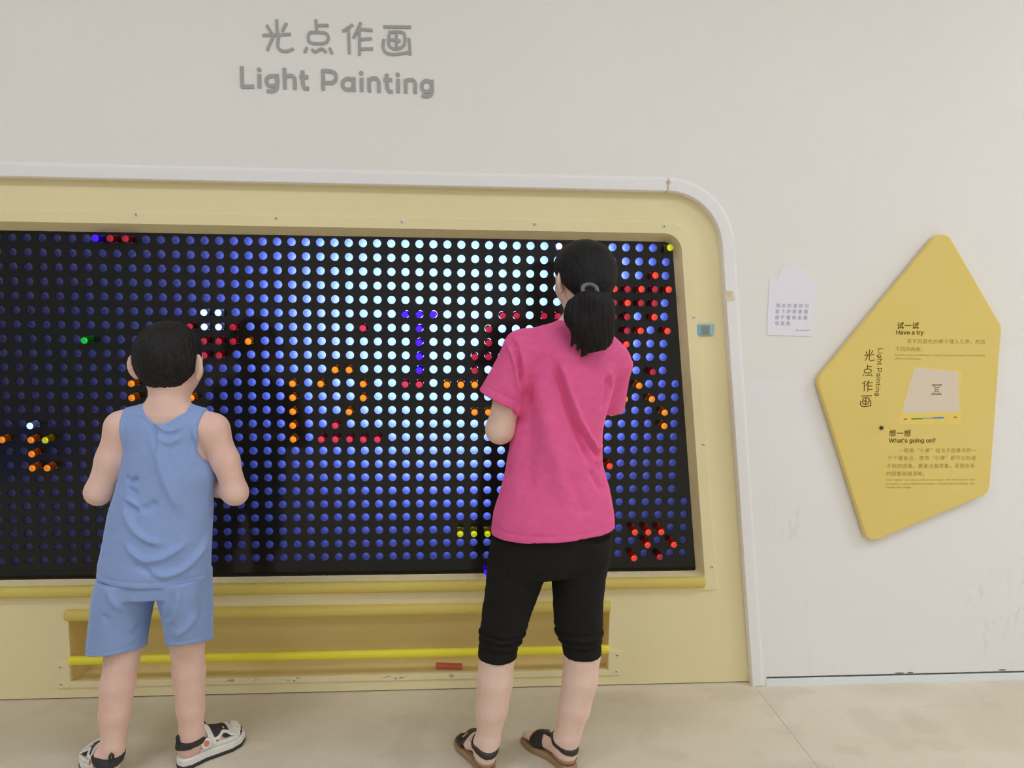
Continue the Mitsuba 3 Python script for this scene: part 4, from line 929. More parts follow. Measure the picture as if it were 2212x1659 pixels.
for s, z, w in (('The "sticks" are like pixels in an image, and the "sticks" can', 0.8055, 0.347), ("be used to make different images. The denser the pixels, the", 0.7905, 0.3465), ("clearer the image.", 0.7775, 0.102)):
    part(t, "small_print", latin(s, 1.5792, z, 0.0068, w, SY), INK_FINE)
for ch, (cx, cz) in zip(HAN, ((1.4885, 1.2728), (1.485, 1.2167), (1.4865, 1.1604), (1.4843, 1.104))):
    g = strokes(ch, 0.0083)
    b = g.bounds
    s = 0.0435 / max(b[2] - b[0], b[3] - b[1])
    g = affinity.affine_transform(g, [s, 0, 0, s, cx - s * (b[0] + b[2]) / 2, cz - s * (b[1] + b[3]) / 2])
    part(t, "character", TXT(g), INK)
g = shapely.union_all([strokes(ch, 0.0095) for _, ch in LATIN])
b = g.bounds
s = 0.174 / (b[2] - b[0])
g = affinity.affine_transform(g, [0, s, -s, 0, 1.5190 - s * 2.157, 1.298 + s * b[0]])
part(t, "side_title", TXT(g), INK)
# the printed picture of the light board (the little figure beside it is left out)
PALE = diffuse("printed_pale_pink", (0.71, 0.615, 0.475))
PALE_YELLOW = diffuse("printed_pale_yellow", (0.80, 0.62, 0.17))
shade = rounded([(1.6625, 1.2330), (1.8370, 1.2195), (1.8440, 1.2060), (1.8560, 1.0200), (1.6110, 1.0195)], 0.006)
part(t, "picture_frame", TXT(Polygon(shade)), PALE_YELLOW)
SY2 = SY - 0.0004
face = rounded([(1.6610, 1.2290), (1.8300, 1.2150), (1.8475, 1.0665), (1.6240, 1.0585)], 0.012, 0.05)
part(t, "picture_board", slab(Polygon(face), SY, SY2), PALE)
for x0, x1, z, col in ((1.633, 1.646, 1.0375, (0.50, 0.16, 0.07)), (1.663, 1.7056, 1.0388, (0.10, 0.30, 0.06)), (1.7056, 1.744, 1.0405, (0.45, 0.38, 0.36)), (1.744, 1.7888, 1.0424, (0.10, 0.25, 0.52)), (1.826, 1.838, 1.0445, (0.55, 0.17, 0.05))):
    c = diffuse(free(f"print_bar_{int(x0 * 1000)}"), col)
    part(t, "picture_bar", slab(affinity.rotate(box(x0, z - 0.0027, x1, z + 0.0027), 1.8), SY, SY2), c)
dots = []
for a in np.linspace(-1, 1, 9):
    for zz, w in ((1.1662, 0.019), (1.1632, 0.016), (1.1318, 0.016), (1.1290, 0.019)):
        dots.append(Point(1.752 + a * w, zz).buffer(0.0016, 4))
for a in np.linspace(-1, 1, 8):
    w = 0.0045 + 0.009 * a * a
    dots += [Point(1.752 - w, 1.1475 + a * 0.0135).buffer(0.0015, 4), Point(1.752 + w, 1.1475 + a * 0.0135).buffer(0.0015, 4)]
for zz, w in ((1.1555, 0.008), (1.1475, 0.004), (1.1400, 0.008)):
    dots.append(box(1.752 - w, zz - 0.001, 1.752 + w, zz + 0.001))
part(t, "picture_hourglass", slab(shapely.union_all(dots), SY2, SY2 - 0.0003), INK)
bolt = aim(lathe([(0, 0), (0.0070, 0), (0.0072, 0.003), (0.006, 0.0062), (0.003, 0.0076), (0.0001, 0.0079)], 18), (1.549, -0.1004, 1.0054), (0, -1, 0))
part(t, "bolt_cap", bolt, "bolt_black", 40)
pr("bolt_black", (0.03, 0.026, 0.022), 0.35)

# --- the notice card, die-cut at the top; its cartoon child is left out
CARD = pr("lilac_white_card", (0.77, 0.75, 0.81), 0.45, 0.4)
CARD_INK = diffuse("blue_grey_ink", (0.36, 0.40, 0.49))
t = tag("notice_card", "small lilac white card with blue grey Chinese writing, left of the yellow sign", "notice card")
card = Polygon([(1.1124, 1.3427), (1.283, 1.3392), (1.2907, 1.5454), (1.2640, 1.5465), (1.2480, 1.5640), (1.2240, 1.5800), (1.1900, 1.5930), (1.1670, 1.5960), (1.1540, 1.5800), (1.1440, 1.5465), (1.1124, 1.5466)]).buffer(-0.003).buffer(0.003)
part(t, "card", slab(card, WY, WY - 0.003), CARD)
CY = WY - 0.0031
for s, x, z in (("带走的是知识", 1.1402, 1.4437), ("留下的是美德", 1.1383, 1.4226), ("请不要带走展", 1.1380, 1.4008), ("项道具", 1.1383, 1.3790)):
    part(t, "text_line", slab(line_of(s, x, z, 0.0165, 0.0213, 0.8), CY + 0.0002, CY - 0.0003), CARD_INK)
fine = shapely.union_all([box(1.2195 + q * 0.0062, 1.3578 + 0.0010 * (q % 3), 1.2195 + q * 0.0062 + 0.0046, 1.3630 - 0.0008 * (q % 2)) for q in range(9)])
part(t, "fine_print", slab(fine, CY + 0.0002, CY - 0.0003), CARD_INK)

# --- blue sticker on the frame (its code is left out) and a scrap of tape on the trim
STICK = pr("sticker_blue", (0.17, 0.40, 0.53), 0.4, 0.4)
t = tag("sticker", "small blue sticker with a grey square on the right of the yellow frame", "sticker")
part(t, "backing", slab(Polygon([(0.8605, 1.3385), (0.9205, 1.3400), (0.9217, 1.3785), (0.8592, 1.3775)]), -0.0475, -0.0480), STICK)
part(t, "grey_square", slab(box(0.8755, 1.3415, 0.9055, 1.3725), -0.0480, -0.0484), diffuse("sticker_grey", (0.27, 0.26, 0.22)))
part(t, "pale_end", slab(box(0.9085, 1.3425, 0.9185, 1.3765), -0.0480, -0.0483), diffuse("sticker_pale", (0.30, 0.52, 0.62)))


def tape_fn(p, n, uv):
    return mikit.mix((0.62, 0.53, 0.36), (0.70, 0.63, 0.48), mikit.smoothstep(0.4, 0.7, mikit.fbm(p.x * 60, p.z * 60, 2.0, octaves=2)))


mat("old_tape", {"type": "twosided", "b": {"type": "diffuse", "reflectance": mikit.proc(tape_fn)}})
tp = Polygon([(0.9480, 1.4985), (0.9650, 1.5010), (0.9800, 1.4990), (0.9790, 1.4860), (0.9860, 1.4800), (0.9840, 1.4660), (0.9700, 1.4640), (0.9530, 1.4625), (0.9515, 1.4800)])
put("tape_scrap", slab(tp, -0.0751, -0.0755), "old_tape")
tag("tape_scrap", "torn scrap of beige tape stuck on the white trim beside the frame", "tape")

# ------------------------------------------------------------------ people
BOY_FOLDS = [([(-0.873, 1.059), (-0.862, 0.995), (-0.85, 0.945), (-0.828, 0.884), (-0.806, 0.834)], 0.014, 0.007), ([(-0.777, 1.084), (-0.765, 1.024), (-0.749, 0.988), (-0.73, 0.938)], 0.006, 0.004), ([(-0.963, 0.853), (-0.944, 0.81), (-0.918, 0.777), (-0.884, 0.755), (-0.854, 0.747)], 0.01, 0.007), ([(-0.953, 0.748), (-0.927, 0.719), (-0.893, 0.7), (-0.859, 0.703), (-0.824, 0.721), (-0.799, 0.739)], 0.01, 0.007), ([(-0.881, 0.67), (-0.847, 0.652), (-0.812, 0.659), (-0.776, 0.691), (-0.747, 0.738), (-0.728, 0.786)], 0.01, 0.007), ([(-0.962, 0.874), (-0.935, 0.864), (-0.909, 0.834)], 0.008, 0.005), ([(-0.869, 1.088), (-0.839, 1.066), (-0.805, 1.081)], 0.007, 0.005), ([(-0.86, 1.049), (-0.837, 1.035), (-0.809, 1.049)], 0.009, 0.005), ([(-0.885, 1.102), (-0.874, 1.049), (-0.868, 1.003)], 0.007, -0.005), ([(-0.963, 0.939), (-0.946, 0.921), (-0.925, 0.935)], 0.008, -0.006), ([(-0.956, 0.903), (-0.921, 0.885)], 0.008, -0.004), ([(-0.943, 0.846), (-0.902, 0.845), (-0.866, 0.87)], 0.012, -0.005), ([(-0.928, 0.689), (-0.881, 0.663)], 0.01, -0.004), ([(-0.749, 0.995), (-0.726, 0.966), (-0.706, 0.952)], 0.005, 0.004)]
WOMAN_FOLDS = [([(0.265, 1.279), (0.287, 1.214), (0.311, 1.144), (0.338, 1.069), (0.366, 1.011), (0.385, 0.967)], 0.01, -0.008), ([(0.282, 1.283), (0.305, 1.214), (0.337, 1.126), (0.37, 1.06), (0.397, 1.025), (0.411, 1.009)], 0.01, 0.008), ([(0.338, 1.091), (0.379, 1.033), (0.415, 0.989)], 0.007, -0.006), ([(0.381, 0.958), (0.404, 0.922), (0.427, 0.885)], 0.01, -0.006), ([(0.419, 1.029), (0.397, 1.009)], 0.006, 0.005), ([(0.418, 0.993), (0.396, 0.975)], 0.006, 0.005), ([(0.429, 0.966), (0.403, 0.953)], 0.007, -0.004), ([(0.147, 1.334), (0.167, 1.274), (0.172, 1.213)], 0.007, -0.006), ([(0.134, 1.325), (0.157, 1.257), (0.162, 1.196)], 0.006, 0.004), ([(0.169, 1.309), (0.178, 1.257), (0.181, 1.196)], 0.008, 0.005), ([(0.222, 1.231), (0.25, 1.091), (0.287, 0.958), (0.307, 0.868)], 0.03, 0.008), ([(0.192, 1.222), (0.198, 1.047), (0.191, 0.891)], 0.025, -0.006), ([(0.314, 0.958), (0.361, 0.823)], 0.02, -0.005), ([(0.432, 1.232), (0.431, 1.179), (0.416, 1.135)], 0.007, -0.005), ([(0.44, 1.245), (0.45, 1.197)], 0.006, 0.004)]
SHORT_FOLDS = [([(-1.01, 0.622), (-0.991, 0.571), (-0.977, 0.551)], 0.01, 0.004), ([(-1.023, 0.539), (-1.012, 0.511)], 0.012, -0.003), ([(-0.965, 0.459), (-0.932, 0.494), (-0.907, 0.524)], 0.009, -0.004), ([(-0.761, 0.623), (-0.763, 0.547), (-0.775, 0.483)], 0.008, -0.005), ([(-0.856, 0.498), (-0.831, 0.533), (-0.817, 0.599)], 0.01, 0.005), ([(-0.841, 0.456), (-0.801, 0.486), (-0.781, 0.522)], 0.01, 0.005), ([(-0.826, 0.604), (-0.842, 0.543), (-0.861, 0.503)], 0.01, -0.004)]


def skin(key, c, warm):
    def fn(p, n, uv):
        a = mikit.fbm(p.x * 22, p.y * 22, p.z * 22, octaves=3)
        return mikit.mix(c, warm, mikit.smoothstep(0.35, 0.75, a) * 0.5)
    return mat(key, {"type": "twosided", "b": {"type": "principled", "base_color": mikit.proc(fn), "roughness": 0.52, "specular": 0.35, "sheen": 0.15}})


def cloth(key, c, c2, rough=0.85, sheen=0.35):
    def fn(p, n, uv):
        return mikit.mix(c, c2, mikit.fbm(p.x * 60, p.y * 60, p.z * 60, octaves=3))
    return mat(key, {"type": "twosided", "b": {"type": "principled", "base_color": mikit.proc(fn), "roughness": rough, "specular": 0.2, "sheen": sheen, "sheen_tint": 0.6}})


def hair_mat(key, c, c2):
    def fn(p, n, uv):
        return mikit.mix(c, c2, mikit.smoothstep(0.35, 0.8, mikit.fbm(p.x * 240, p.y * 240, p.z * 18, octaves=2)))
    return mat(key, {"type": "twosided", "b": {"type": "principled", "base_color": mikit.proc(fn), "roughness": 0.62, "specular": 0.22}})


BOY_SKIN = skin("boy_skin", (0.70, 0.475, 0.39), (0.67, 0.405, 0.335))
WOMAN_SKIN = skin("woman_skin", (0.71, 0.515, 0.42), (0.675, 0.455, 0.375))
BLUE = cloth("blue_jersey", (0.225, 0.325, 0.575), (0.255, 0.355, 0.615))
PINK = cloth("pink_jersey", (0.64, 0.090, 0.238), (0.72, 0.122, 0.305))
PINK_HEM = cloth("pink_hem", (0.62, 0.078, 0.205), (0.68, 0.10, 0.25))
BLACK_KNIT = cloth("black_knit", (0.009, 0.0082, 0.0075), (0.013, 0.0118, 0.0108), sheen=0.05)
BOY_HAIR = hair_mat("boy_hair", (0.010, 0.0092, 0.0088), (0.017, 0.0155, 0.0145))
WOMAN_HAIR = hair_mat("woman_hair", (0.007, 0.0065, 0.0066), (0.012, 0.0112, 0.0112))
EYE_WHITE, EYE_DARK, LIP = diffuse("eye_white", (0.7, 0.68, 0.65)), pr("eye_dark", (0.02, 0.014, 0.01), 0.15), diffuse("lip_pink", (0.52, 0.2, 0.17))
SH_WHITE, SH_BLACK = pr("shoe_white", (0.68, 0.66, 0.61), 0.5), pr("shoe_black", (0.022, 0.021, 0.02), 0.6)
SH_RED = diffuse("shoe_orange_red", (0.62, 0.22, 0.13))
TAN, STRAP, BRASS = pr("tan_sole", (0.30, 0.19, 0.10), 0.6), pr("black_leather", (0.020, 0.018, 0.016), 0.45), pr("brass", (0.75, 0.62, 0.40), 0.3, 0.5, 0.9)


def yawpitch(yaw, pitch=0.0):
    """Rows right, forward, up of a head turned by yaw (positive to its left, -x) and nodding by pitch."""
    f = np.array([-math.sin(yaw) * math.cos(pitch), math.cos(yaw) * math.cos(pitch), math.sin(pitch)])
    r = np.array([math.cos(yaw), math.sin(yaw), 0])
    return np.array([r, f, np.cross(r, f)])


def head(F, c, M, r, ears=(0.0, 0.0), ear=1.0):
    """Skull, jaw, face and ears round the skull's centre c; M rows right, forward, up; r half width, half depth, half height."""
    c = np.array(c)
    P = lambda a, b, z: c + a * M[0] + b * M[1] + z * M[2]
    F.blob(c, r, 0.02, M.T)
    s = r[0] / 0.085
    F.blob(P(0, 0.035 * s, -0.055 * s), (0.058 * s, 0.060 * s, 0.062 * s), 0.03, M.T)
    F.blob(P(0, 0.068 * s, -0.092 * s), (0.022 * s, 0.018 * s, 0.016 * s), 0.02, M.T)              # chin
    for q in (-1, 1):
        F.blob(P(q * 0.036 * s, 0.066 * s, -0.040 * s), (0.022 * s, 0.020 * s, 0.020 * s), 0.02, M.T)   # cheeks
        F.bone(P(q * 0.016 * s, 0.088 * s, 0.008 * s), P(q * 0.046 * s, 0.074 * s, 0.008 * s), 0.009 * s, 0.008 * s, 0.012)   # brow
        F.blob(P(q * 0.011 * s, 0.098 * s, -0.046 * s), (0.008 * s,) * 3, 0.008, M.T)              # nostrils
        # ear: a thin shell standing off the side of the head
        outd = q * 0.87 * M[0] - 0.49 * M[1]
        EB = np.array([outd, q * 0.49 * M[0] + 0.87 * M[1], M[2]])
        base = P(q * (r[0] - 0.003), -0.004 * s, -0.022 * s) + outd * ears[q > 0]
        F.blob(base + outd * 0.013 * s, (0.019 * s * ear, 0.0065, 0.031 * s * ear), 0.006, EB.T)
        F.blob(base + outd * 0.009 * s - M[2] * 0.028 * s * ear, (0.010 * s, 0.006, 0.011 * s), 0.006, EB.T)
    F.chain([P(0, 0.092 * s, 0.002 * s), P(0, 0.106 * s, -0.026 * s), P(0, 0.113 * s, -0.041 * s)], [0.008 * s, 0.009 * s, 0.0105 * s], 0.01)
    F.bone(P(-0.014 * s, 0.092 * s, -0.068 * s), P(0.014 * s, 0.092 * s, -0.068 * s), 0.008 * s, 0.008 * s, 0.008)
    return P, s


def face_parts(t, P, s, M):
    for q in (-1, 1):
        ball = trimesh.creation.icosphere(2, 0.0115 * s)
        ball.apply_translation(P(q * 0.031 * s, 0.0745 * s, -0.010 * s))
        k = part(t, "eye", ball, EYE_WHITE, True)
        iris = trimesh.creation.icosphere(2, 0.0062 * s)
        iris.apply_translation(P(q * 0.031 * s, 0.0812 * s, -0.011 * s))
        part(k, "iris", iris, EYE_DARK, True)
        part(t, "eyebrow", tube([P(q * a * s, b * s, z * s) for a, b, z in ((0.014, 0.0985, 0.0125), (0.03, 0.094, 0.017), (0.048, 0.083, 0.013))], [0.0016, 0.0022, 0.001], 8), BOY_HAIR, True)
    part(t, "lips", tube([P(a * s, b * s, z * s) for a, b, z in ((-0.02, 0.0925, -0.0675), (-0.008, 0.099, -0.066), (0, 0.0998, -0.067), (0.008, 0.099, -0.066), (0.02, 0.0925, -0.0675))], [0.001, 0.0032, 0.0036, 0.0032, 0.001], 8), LIP, True)


def hand(F, wrist, d, palm_n, side, s=1.0):
    """A relaxed curled hand: d along the palm, palm_n out of the palm, side +1 when the thumb lies on d x palm_n."""
    d, pn = np.array(d, float), np.array(palm_n, float)
    d /= np.linalg.norm(d)
    pn -= d * (pn @ d)
    pn /= np.linalg.norm(pn)
    a = np.cross(d, pn) * side
    w = np.array(wrist, float)
    B = np.array([a, d, pn])
    Q = lambda x, y, z: w + s * (x * a + y * d + z * pn)
    F.blob(Q(0, 0.045, 0), (0.036 * s, 0.046 * s, 0.015 * s), 0.012, B.T)
    F.bone(w, Q(0, 0.03, 0), 0.024 * s, 0.022 * s, 0.012)
    for k, (x, L) in enumerate(((0.027, 0.066), (0.009, 0.074), (-0.009, 0.069), (-0.026, 0.054))):
        b0 = np.array([x, 0.082 - 0.004 * abs(k - 1), 0.0])
        pts, ang, q = [Q(*b0)], 0.35, b0.copy()
        for seg, bend in ((0.46, 0.5), (0.30, 0.75), (0.24, 0.55)):
            q = q + L * seg * np.array([0.0, math.cos(ang), math.sin(ang)])
            pts.append(Q(*q))
            ang += bend
        F.chain(pts, [0.0088 * s, 0.0084 * s, 0.0078 * s, 0.0068 * s], 0.003)
    F.chain([Q(0.024, 0.025, 0.006), Q(0.043, 0.052, 0.016), Q(0.040, 0.078, 0.030), Q(0.030, 0.096, 0.036)], [0.014 * s, 0.0115 * s, 0.0095 * s, 0.008 * s], 0.006)


class Foot:
    """A foot's frame: u from the heel to the toes, v to its outer side, z up from the sole."""

    def __init__(self, heel, direction, L, z0, outer, ankle):
        self.h, self.d = np.array([*heel, 0.0]), np.array([*direction, 0.0]) / np.linalg.norm(direction)
        self.o = np.array([self.d[1], -self.d[0], 0]) * outer
        self.L, self.z0, self.s, self.ankle = L, z0, L / 0.235, np.array(ankle, float)

    def P(self, u, v, z):
        return self.h + self.d * u * self.s + self.o * v * self.s + np.array([0, 0, self.z0 + z * self.s])

    def uv(self, x, y, z):
        return ((x - self.h[0]) * self.d[0] + (y - self.h[1]) * self.d[1]) / self.s, ((x - self.h[0]) * self.o[0] + (y - self.h[1]) * self.o[1]) / self.s, (z - self.z0) / self.s

    def build(self, F, ra):
        s, P = self.s, self.P
        F.blob(P(0.032, 0, 0.030), (0.034 * s, 0.029 * s, 0.031 * s), 0.012, np.array([self.d, self.o, [0, 0, 1]]).T)
        F.bone(self.ankle, P(0.048, 0, 0.045), ra, 0.031 * s, 0.02)
        F.bone(P(0.035, 0, 0.028), P(0.155, -0.004, 0.020), 0.027 * s, 0.021 * s, 0.02)
        F.bone(P(0.06, 0, 0.062), P(0.150, -0.012, 0.026), 0.026 * s, 0.018 * s, 0.02)
        F.bone(P(0.13, 0.018, 0.016), P(0.16, -0.024, 0.018), 0.016 * s, 0.018 * s, 0.015)
        for q in (-1, 1):
            F.blob(P(0.050, q * 0.026, 0.068), (0.010 * s,) * 3, 0.014)
        for v, u0, u1, r in ((-0.030, 0.165, 0.228, 0.0115), (-0.010, 0.170, 0.224, 0.0085), (0.006, 0.166, 0.215, 0.008), (0.020, 0.158, 0.204, 0.0078), (0.033, 0.148, 0.190, 0.0075)):
            F.chain([P(u0, v, 0.016), P((u0 + u1) / 2, v, 0.017), P(u1 - r, v, 0.011)], [r * 1.05 * s, r * s, r * 0.95 * s], 0.004)

    def outline(self, grow=0.0):
        pts = [(-0.004, 0), (0.004, 0.022), (0.03, 0.032), (0.08, 0.030), (0.13, 0.039), (0.17, 0.046), (0.205, 0.040), (0.232, 0.016), (0.240, -0.014), (0.232, -0.037), (0.19, -0.047), (0.15, -0.043), (0.10, -0.029), (0.06, -0.029), (0.02, -0.030), (0.003, -0.020)]
        g = Polygon([tuple(self.P(u, v, 0)[:2]) for u, v in pts]).buffer(0.012).buffer(-0.024).buffer(0.012)
        return g.buffer(grow)

    def sole(self, z0, z1, grow=0.0, bev=0.003):
        g = shapely.geometry.polygon.orient(shapely.segmentize(self.outline(grow), 0.01))
        p = np.array(g.exterior.coords)[:-1]
        t = np.roll(p, -1, 0) - np.roll(p, 1, 0)
        t /= np.linalg.norm(t, axis=1, keepdims=True)
        n = np.c_[t[:, 1], -t[:, 0]]
        ring = lambda o, z: np.c_[p - n * o, np.full(len(p), z)]
        m = loft([ring(bev, z0), ring(0, z0 + bev), ring(0, z1 - bev), ring(bev, z1)], True, True, True)
        return m

    def shell(self, off, region, h=0.0028):
        """What of the foot, grown by off, lies in region(u, v, z) < 0."""
        c = self.P(0.11, 0, 0.05)
        F = Field(c - np.array([0.17, 0.17, 0.075]) * self.s, c + np.array([0.17, 0.17, 0.10]) * self.s, h)
        self.build(F, self.ra)
        x, y, z = F.xyz()
        u, v, w = self.uv(x, y, z)
        F.d = np.maximum(F.d - off, region(u, v, w) * self.s + 0 * F.d)
        return F.mesh(0.0, 2)


def frustum(F, a, b, ra, rb, k=0.02, over=0.0):
    """A cone with flat ends from a to b."""
    a, b = np.array(a, float), np.array(b, float)
    L = np.linalg.norm(b - a)
    d = (b - a) / L

    def fn(x, y, z):
        px, py, pz = x - a[0], y - a[1], z - a[2]
        t = px * d[0] + py * d[1] + pz * d[2]
        rr = np.sqrt(np.maximum((px - t * d[0]) ** 2 + (py - t * d[1]) ** 2 + (pz - t * d[2]) ** 2, 0))
        return np.maximum(rr - (ra + (rb - ra) * t / L), np.maximum(-t, t - L))

    r = max(ra, rb)
    F.add(fn, np.minimum(a, b) - r, np.maximum(a, b) + r, k)


def carve(F, G):
    """Takes the field G (same grid) out of F."""
    F.d = np.maximum(F.d, -G.d)


def like(F):
    G = Field.__new__(Field)
    G.lo, G.h, G.n, G.ax = F.lo, F.h, F.n, F.ax
    G.d = np.full(F.n, 0.12, np.float32)
    return G


def tri_noise(mesh, freq, amp, seed=3):
    v, n = np.array(mesh.vertices), np.array(mesh.vertex_normals)
    mesh.vertices = v + n * (amp * 2 * (meshkit.fbm(v * np.array(freq), 2, seed) - 0.5))[:, None]
    return mesh


# ---------------------------------------------------------------- the woman
t = tag("person", "woman in a pink T-shirt and black cropped trousers facing the board with a ponytail", "person")
HM = yawpitch(math.radians(24), math.radians(-4))
HC = (0.369, -0.482, 1.530)
F = Field((-0.06, -0.68, 0.0), (0.60, -0.10, 1.66), 0.004)
P, s = head(F, HC, HM, (0.083, 0.098, 0.096), (0.0, -0.018))
F.bone((0.349, -0.505, 1.37), (0.364, -0.490, 1.47), 0.051, 0.047, 0.025)
WT = math.radians(18)
F.stack([(1.36, 0.335, 0.120, -0.50, 0.050), (1.30, 0.330, 0.150, -0.49, 0.080), (1.2, 0.325, 0.142, -0.485, 0.094), (1.1, 0.310, 0.130, -0.485, 0.100), (1.0, 0.297, 0.128, -0.49, 0.100), (0.9, 0.289, 0.142, -0.495, 0.106), (0.82, 0.285, 0.145, -0.50, 0.105), (0.72, 0.283, 0.140, -0.50, 0.100)], 0.02, WT)
SL, SR = np.array([0.180, -0.545, 1.312]), np.array([0.474, -0.452, 1.268])
for S_ in (SL, SR):
    F.bone((0.345, -0.505, 1.372), S_, 0.038, 0.042, 0.03)
ELB_L, WR_L = (0.118, -0.520, 1.068), (0.185, -0.300, 1.150)
F.chain([SL, (0.143, -0.535, 1.18), ELB_L], [0.044, 0.0425, 0.0405], 0.02)
F.chain([ELB_L, (0.142, -0.43, 1.098), WR_L], [0.040, 0.036, 0.025], 0.02)
hand(F, WR_L, (0.55, 0.75, 0.25), (0.6, -0.5, 0.5), -1, 0.92)
ELB_R, WR_R = (0.424, -0.305, 1.100), (0.345, -0.235, 1.175)
F.chain([SR, (0.455, -0.375, 1.18), ELB_R], [0.044, 0.041, 0.038], 0.02)
F.chain([ELB_R, (0.40, -0.275, 1.12), WR_R], [0.038, 0.034, 0.025], 0.02)
hand(F, WR_R, (-0.6, 0.45, 0.45), (-0.55, -0.6, 0.1), -1, 0.92)
F.chain([(0.19, -0.50, 0.69), (0.150, -0.50, 0.50), (0.124, -0.505, 0.42), (0.115, -0.512, 0.357), (0.109, -0.518, 0.282), (0.099, -0.520, 0.192), (0.090, -0.525, 0.105), (0.087, -0.528, 0.075)], [0.072, 0.062, 0.054, 0.054, 0.0555, 0.050, 0.036, 0.0315], 0.01)
F.chain([(0.368, -0.50, 0.69), (0.366, -0.50, 0.50), (0.378, -0.505, 0.42), (0.381, -0.510, 0.351), (0.375, -0.515, 0.276), (0.358, -0.520, 0.185), (0.339, -0.525, 0.10), (0.334, -0.527, 0.075)], [0.072, 0.064, 0.055, 0.0555, 0.0545, 0.049, 0.0385, 0.034], 0.01)
WFL = Foot((0.094, -0.566), (-0.40, 0.916), 0.222, 0.022, -1, (0.087, -0.528, 0.085))
WFR = Foot((0.352, -0.560), (-0.555, 0.832), 0.222, 0.022, 1, (0.334, -0.527, 0.085))
for ft in (WFL, WFR):
    ft.ra = 0.0325
    ft.build(F, 0.0325)
put("person__body", F.mesh(0, 2), WOMAN_SKIN, True)
face_parts("person", P, s, HM)

# T-shirt: trunk, shoulders and two open sleeves
F = Field((0.0, -0.69, 0.70), (0.58, -0.30, 1.43), 0.0038)
rows = [(1.352, 0.335, 0.120, -0.502, 0.052), (1.30, 0.330, 0.163, -0.497, 0.088), (1.247, 0.328, 0.157, -0.492, 0.104), (1.149, 0.315, 0.142, -0.490, 0.115), (1.065, 0.296, 0.143, -0.490, 0.119), (0.966, 0.288, 0.151, -0.495, 0.124), (0.88, 0.289, 0.174, -0.500, 0.132), (0.80, 0.286, 0.194, -0.503, 0.142), (0.72, 0.286, 0.200, -0.505, 0.146)]
F.stack(rows, 0.02, WT)
for S_ in (SL, SR):
    F.bone((0.345, -0.507, 1.366), S_ + np.array([0, 0, -0.004]), 0.044, 0.051, 0.035)
F.bone(SL, (0.146, -0.538, 1.215), 0.053, 0.056, 0.02)
F.bone((0.170, -0.530, 1.20), (0.172, -0.525, 1.155), 0.032, 0.022, 0.02)
frustum(F, SL + np.array([0.012, 0, 0.0]), (0.112, -0.537, 1.158), 0.054, 0.0655, 0.02)
frustum(F, SR, (0.465, -0.395, 1.118), 0.052, 0.055, 0.02)
G = like(F)
frustum(G, (0.1285, -0.5379, 1.189), (0.1085, -0.5365, 1.150), 0.0545, 0.0560, 0)
frustum(G, (0.4668, -0.4064, 1.148), (0.4642, -0.3901, 1.1047), 0.0455, 0.0465, 0)
G.stack([(a, b, c - 0.010, d, e - 0.010) for a, b, c, d, e in rows if a < 0.9], 0, WT)
G.d = np.where((F.xyz()[2] > 0.80) & (F.xyz()[2] < 1.1), 0.12, G.d)
TR = like(F)
TR.stack([(a, b, c - 0.002, d, e - 0.002) for a, b, c, d, e in rows], 0, WT)
G.d = np.where(F.xyz()[2] > 1.0, np.maximum(G.d, np.maximum(-TR.d, np.where(F.xyz()[0] < 0.3, F.xyz()[0] - 0.157, -1))), G.d)
carve(F, G)
F.bone((0.162, -0.553, 1.19), (0.1715, -0.555, 1.137), 0.028, 0.024, 0.012)
F.cut(lambda x, y, z: 0.757 + 0.010 * np.sin(9 * (x - 0.2)) * 0.4 - z + 0 * x)
# round neck
F.cut(lambda x, y, z: 0.075 - np.sqrt((x - 0.350) ** 2 + (y + 0.490) ** 2 + ((z - 1.442) * 0.9) ** 2))
m = F.mesh(0, 2)
fold(m, [([(0.06, 0.782), (0.28, 0.778), (0.50, 0.782)], 0.004, -0.0018), ([(0.072, 1.205), (0.175, 1.152)], 0.004, -0.0018)], 1.0, 0.0, 1)
fold(m, WOMAN_FOLDS, 2.1, 0.0016, 4)
part(t, "shirt", m, PINK, True, label="loose rose pink short-sleeved T-shirt")


def band_of(rows, z0, z1, grow, turn, n=72):
    """A hem band round a trunk of elliptical sections."""
    rows = np.array(sorted(rows))
    out = []
    ang = np.arange(n) * 2 * np.pi / n
    for z, g in ((z0, 0.0), (z0, grow), (z1, grow), (z1, 0.0)):
        xc, rx, yc, ry = (float(smooth_interp(np.array(z), rows[:, 0], rows[:, i])) for i in (1, 2, 3, 4))
        u, v = (rx + g) * np.cos(ang), (ry + g) * np.sin(ang)
        out.append(np.c_[xc + u * math.cos(turn) - v * math.sin(turn), yc + u * math.sin(turn) + v * math.cos(turn), np.full(n, z)])
    return loft(out)


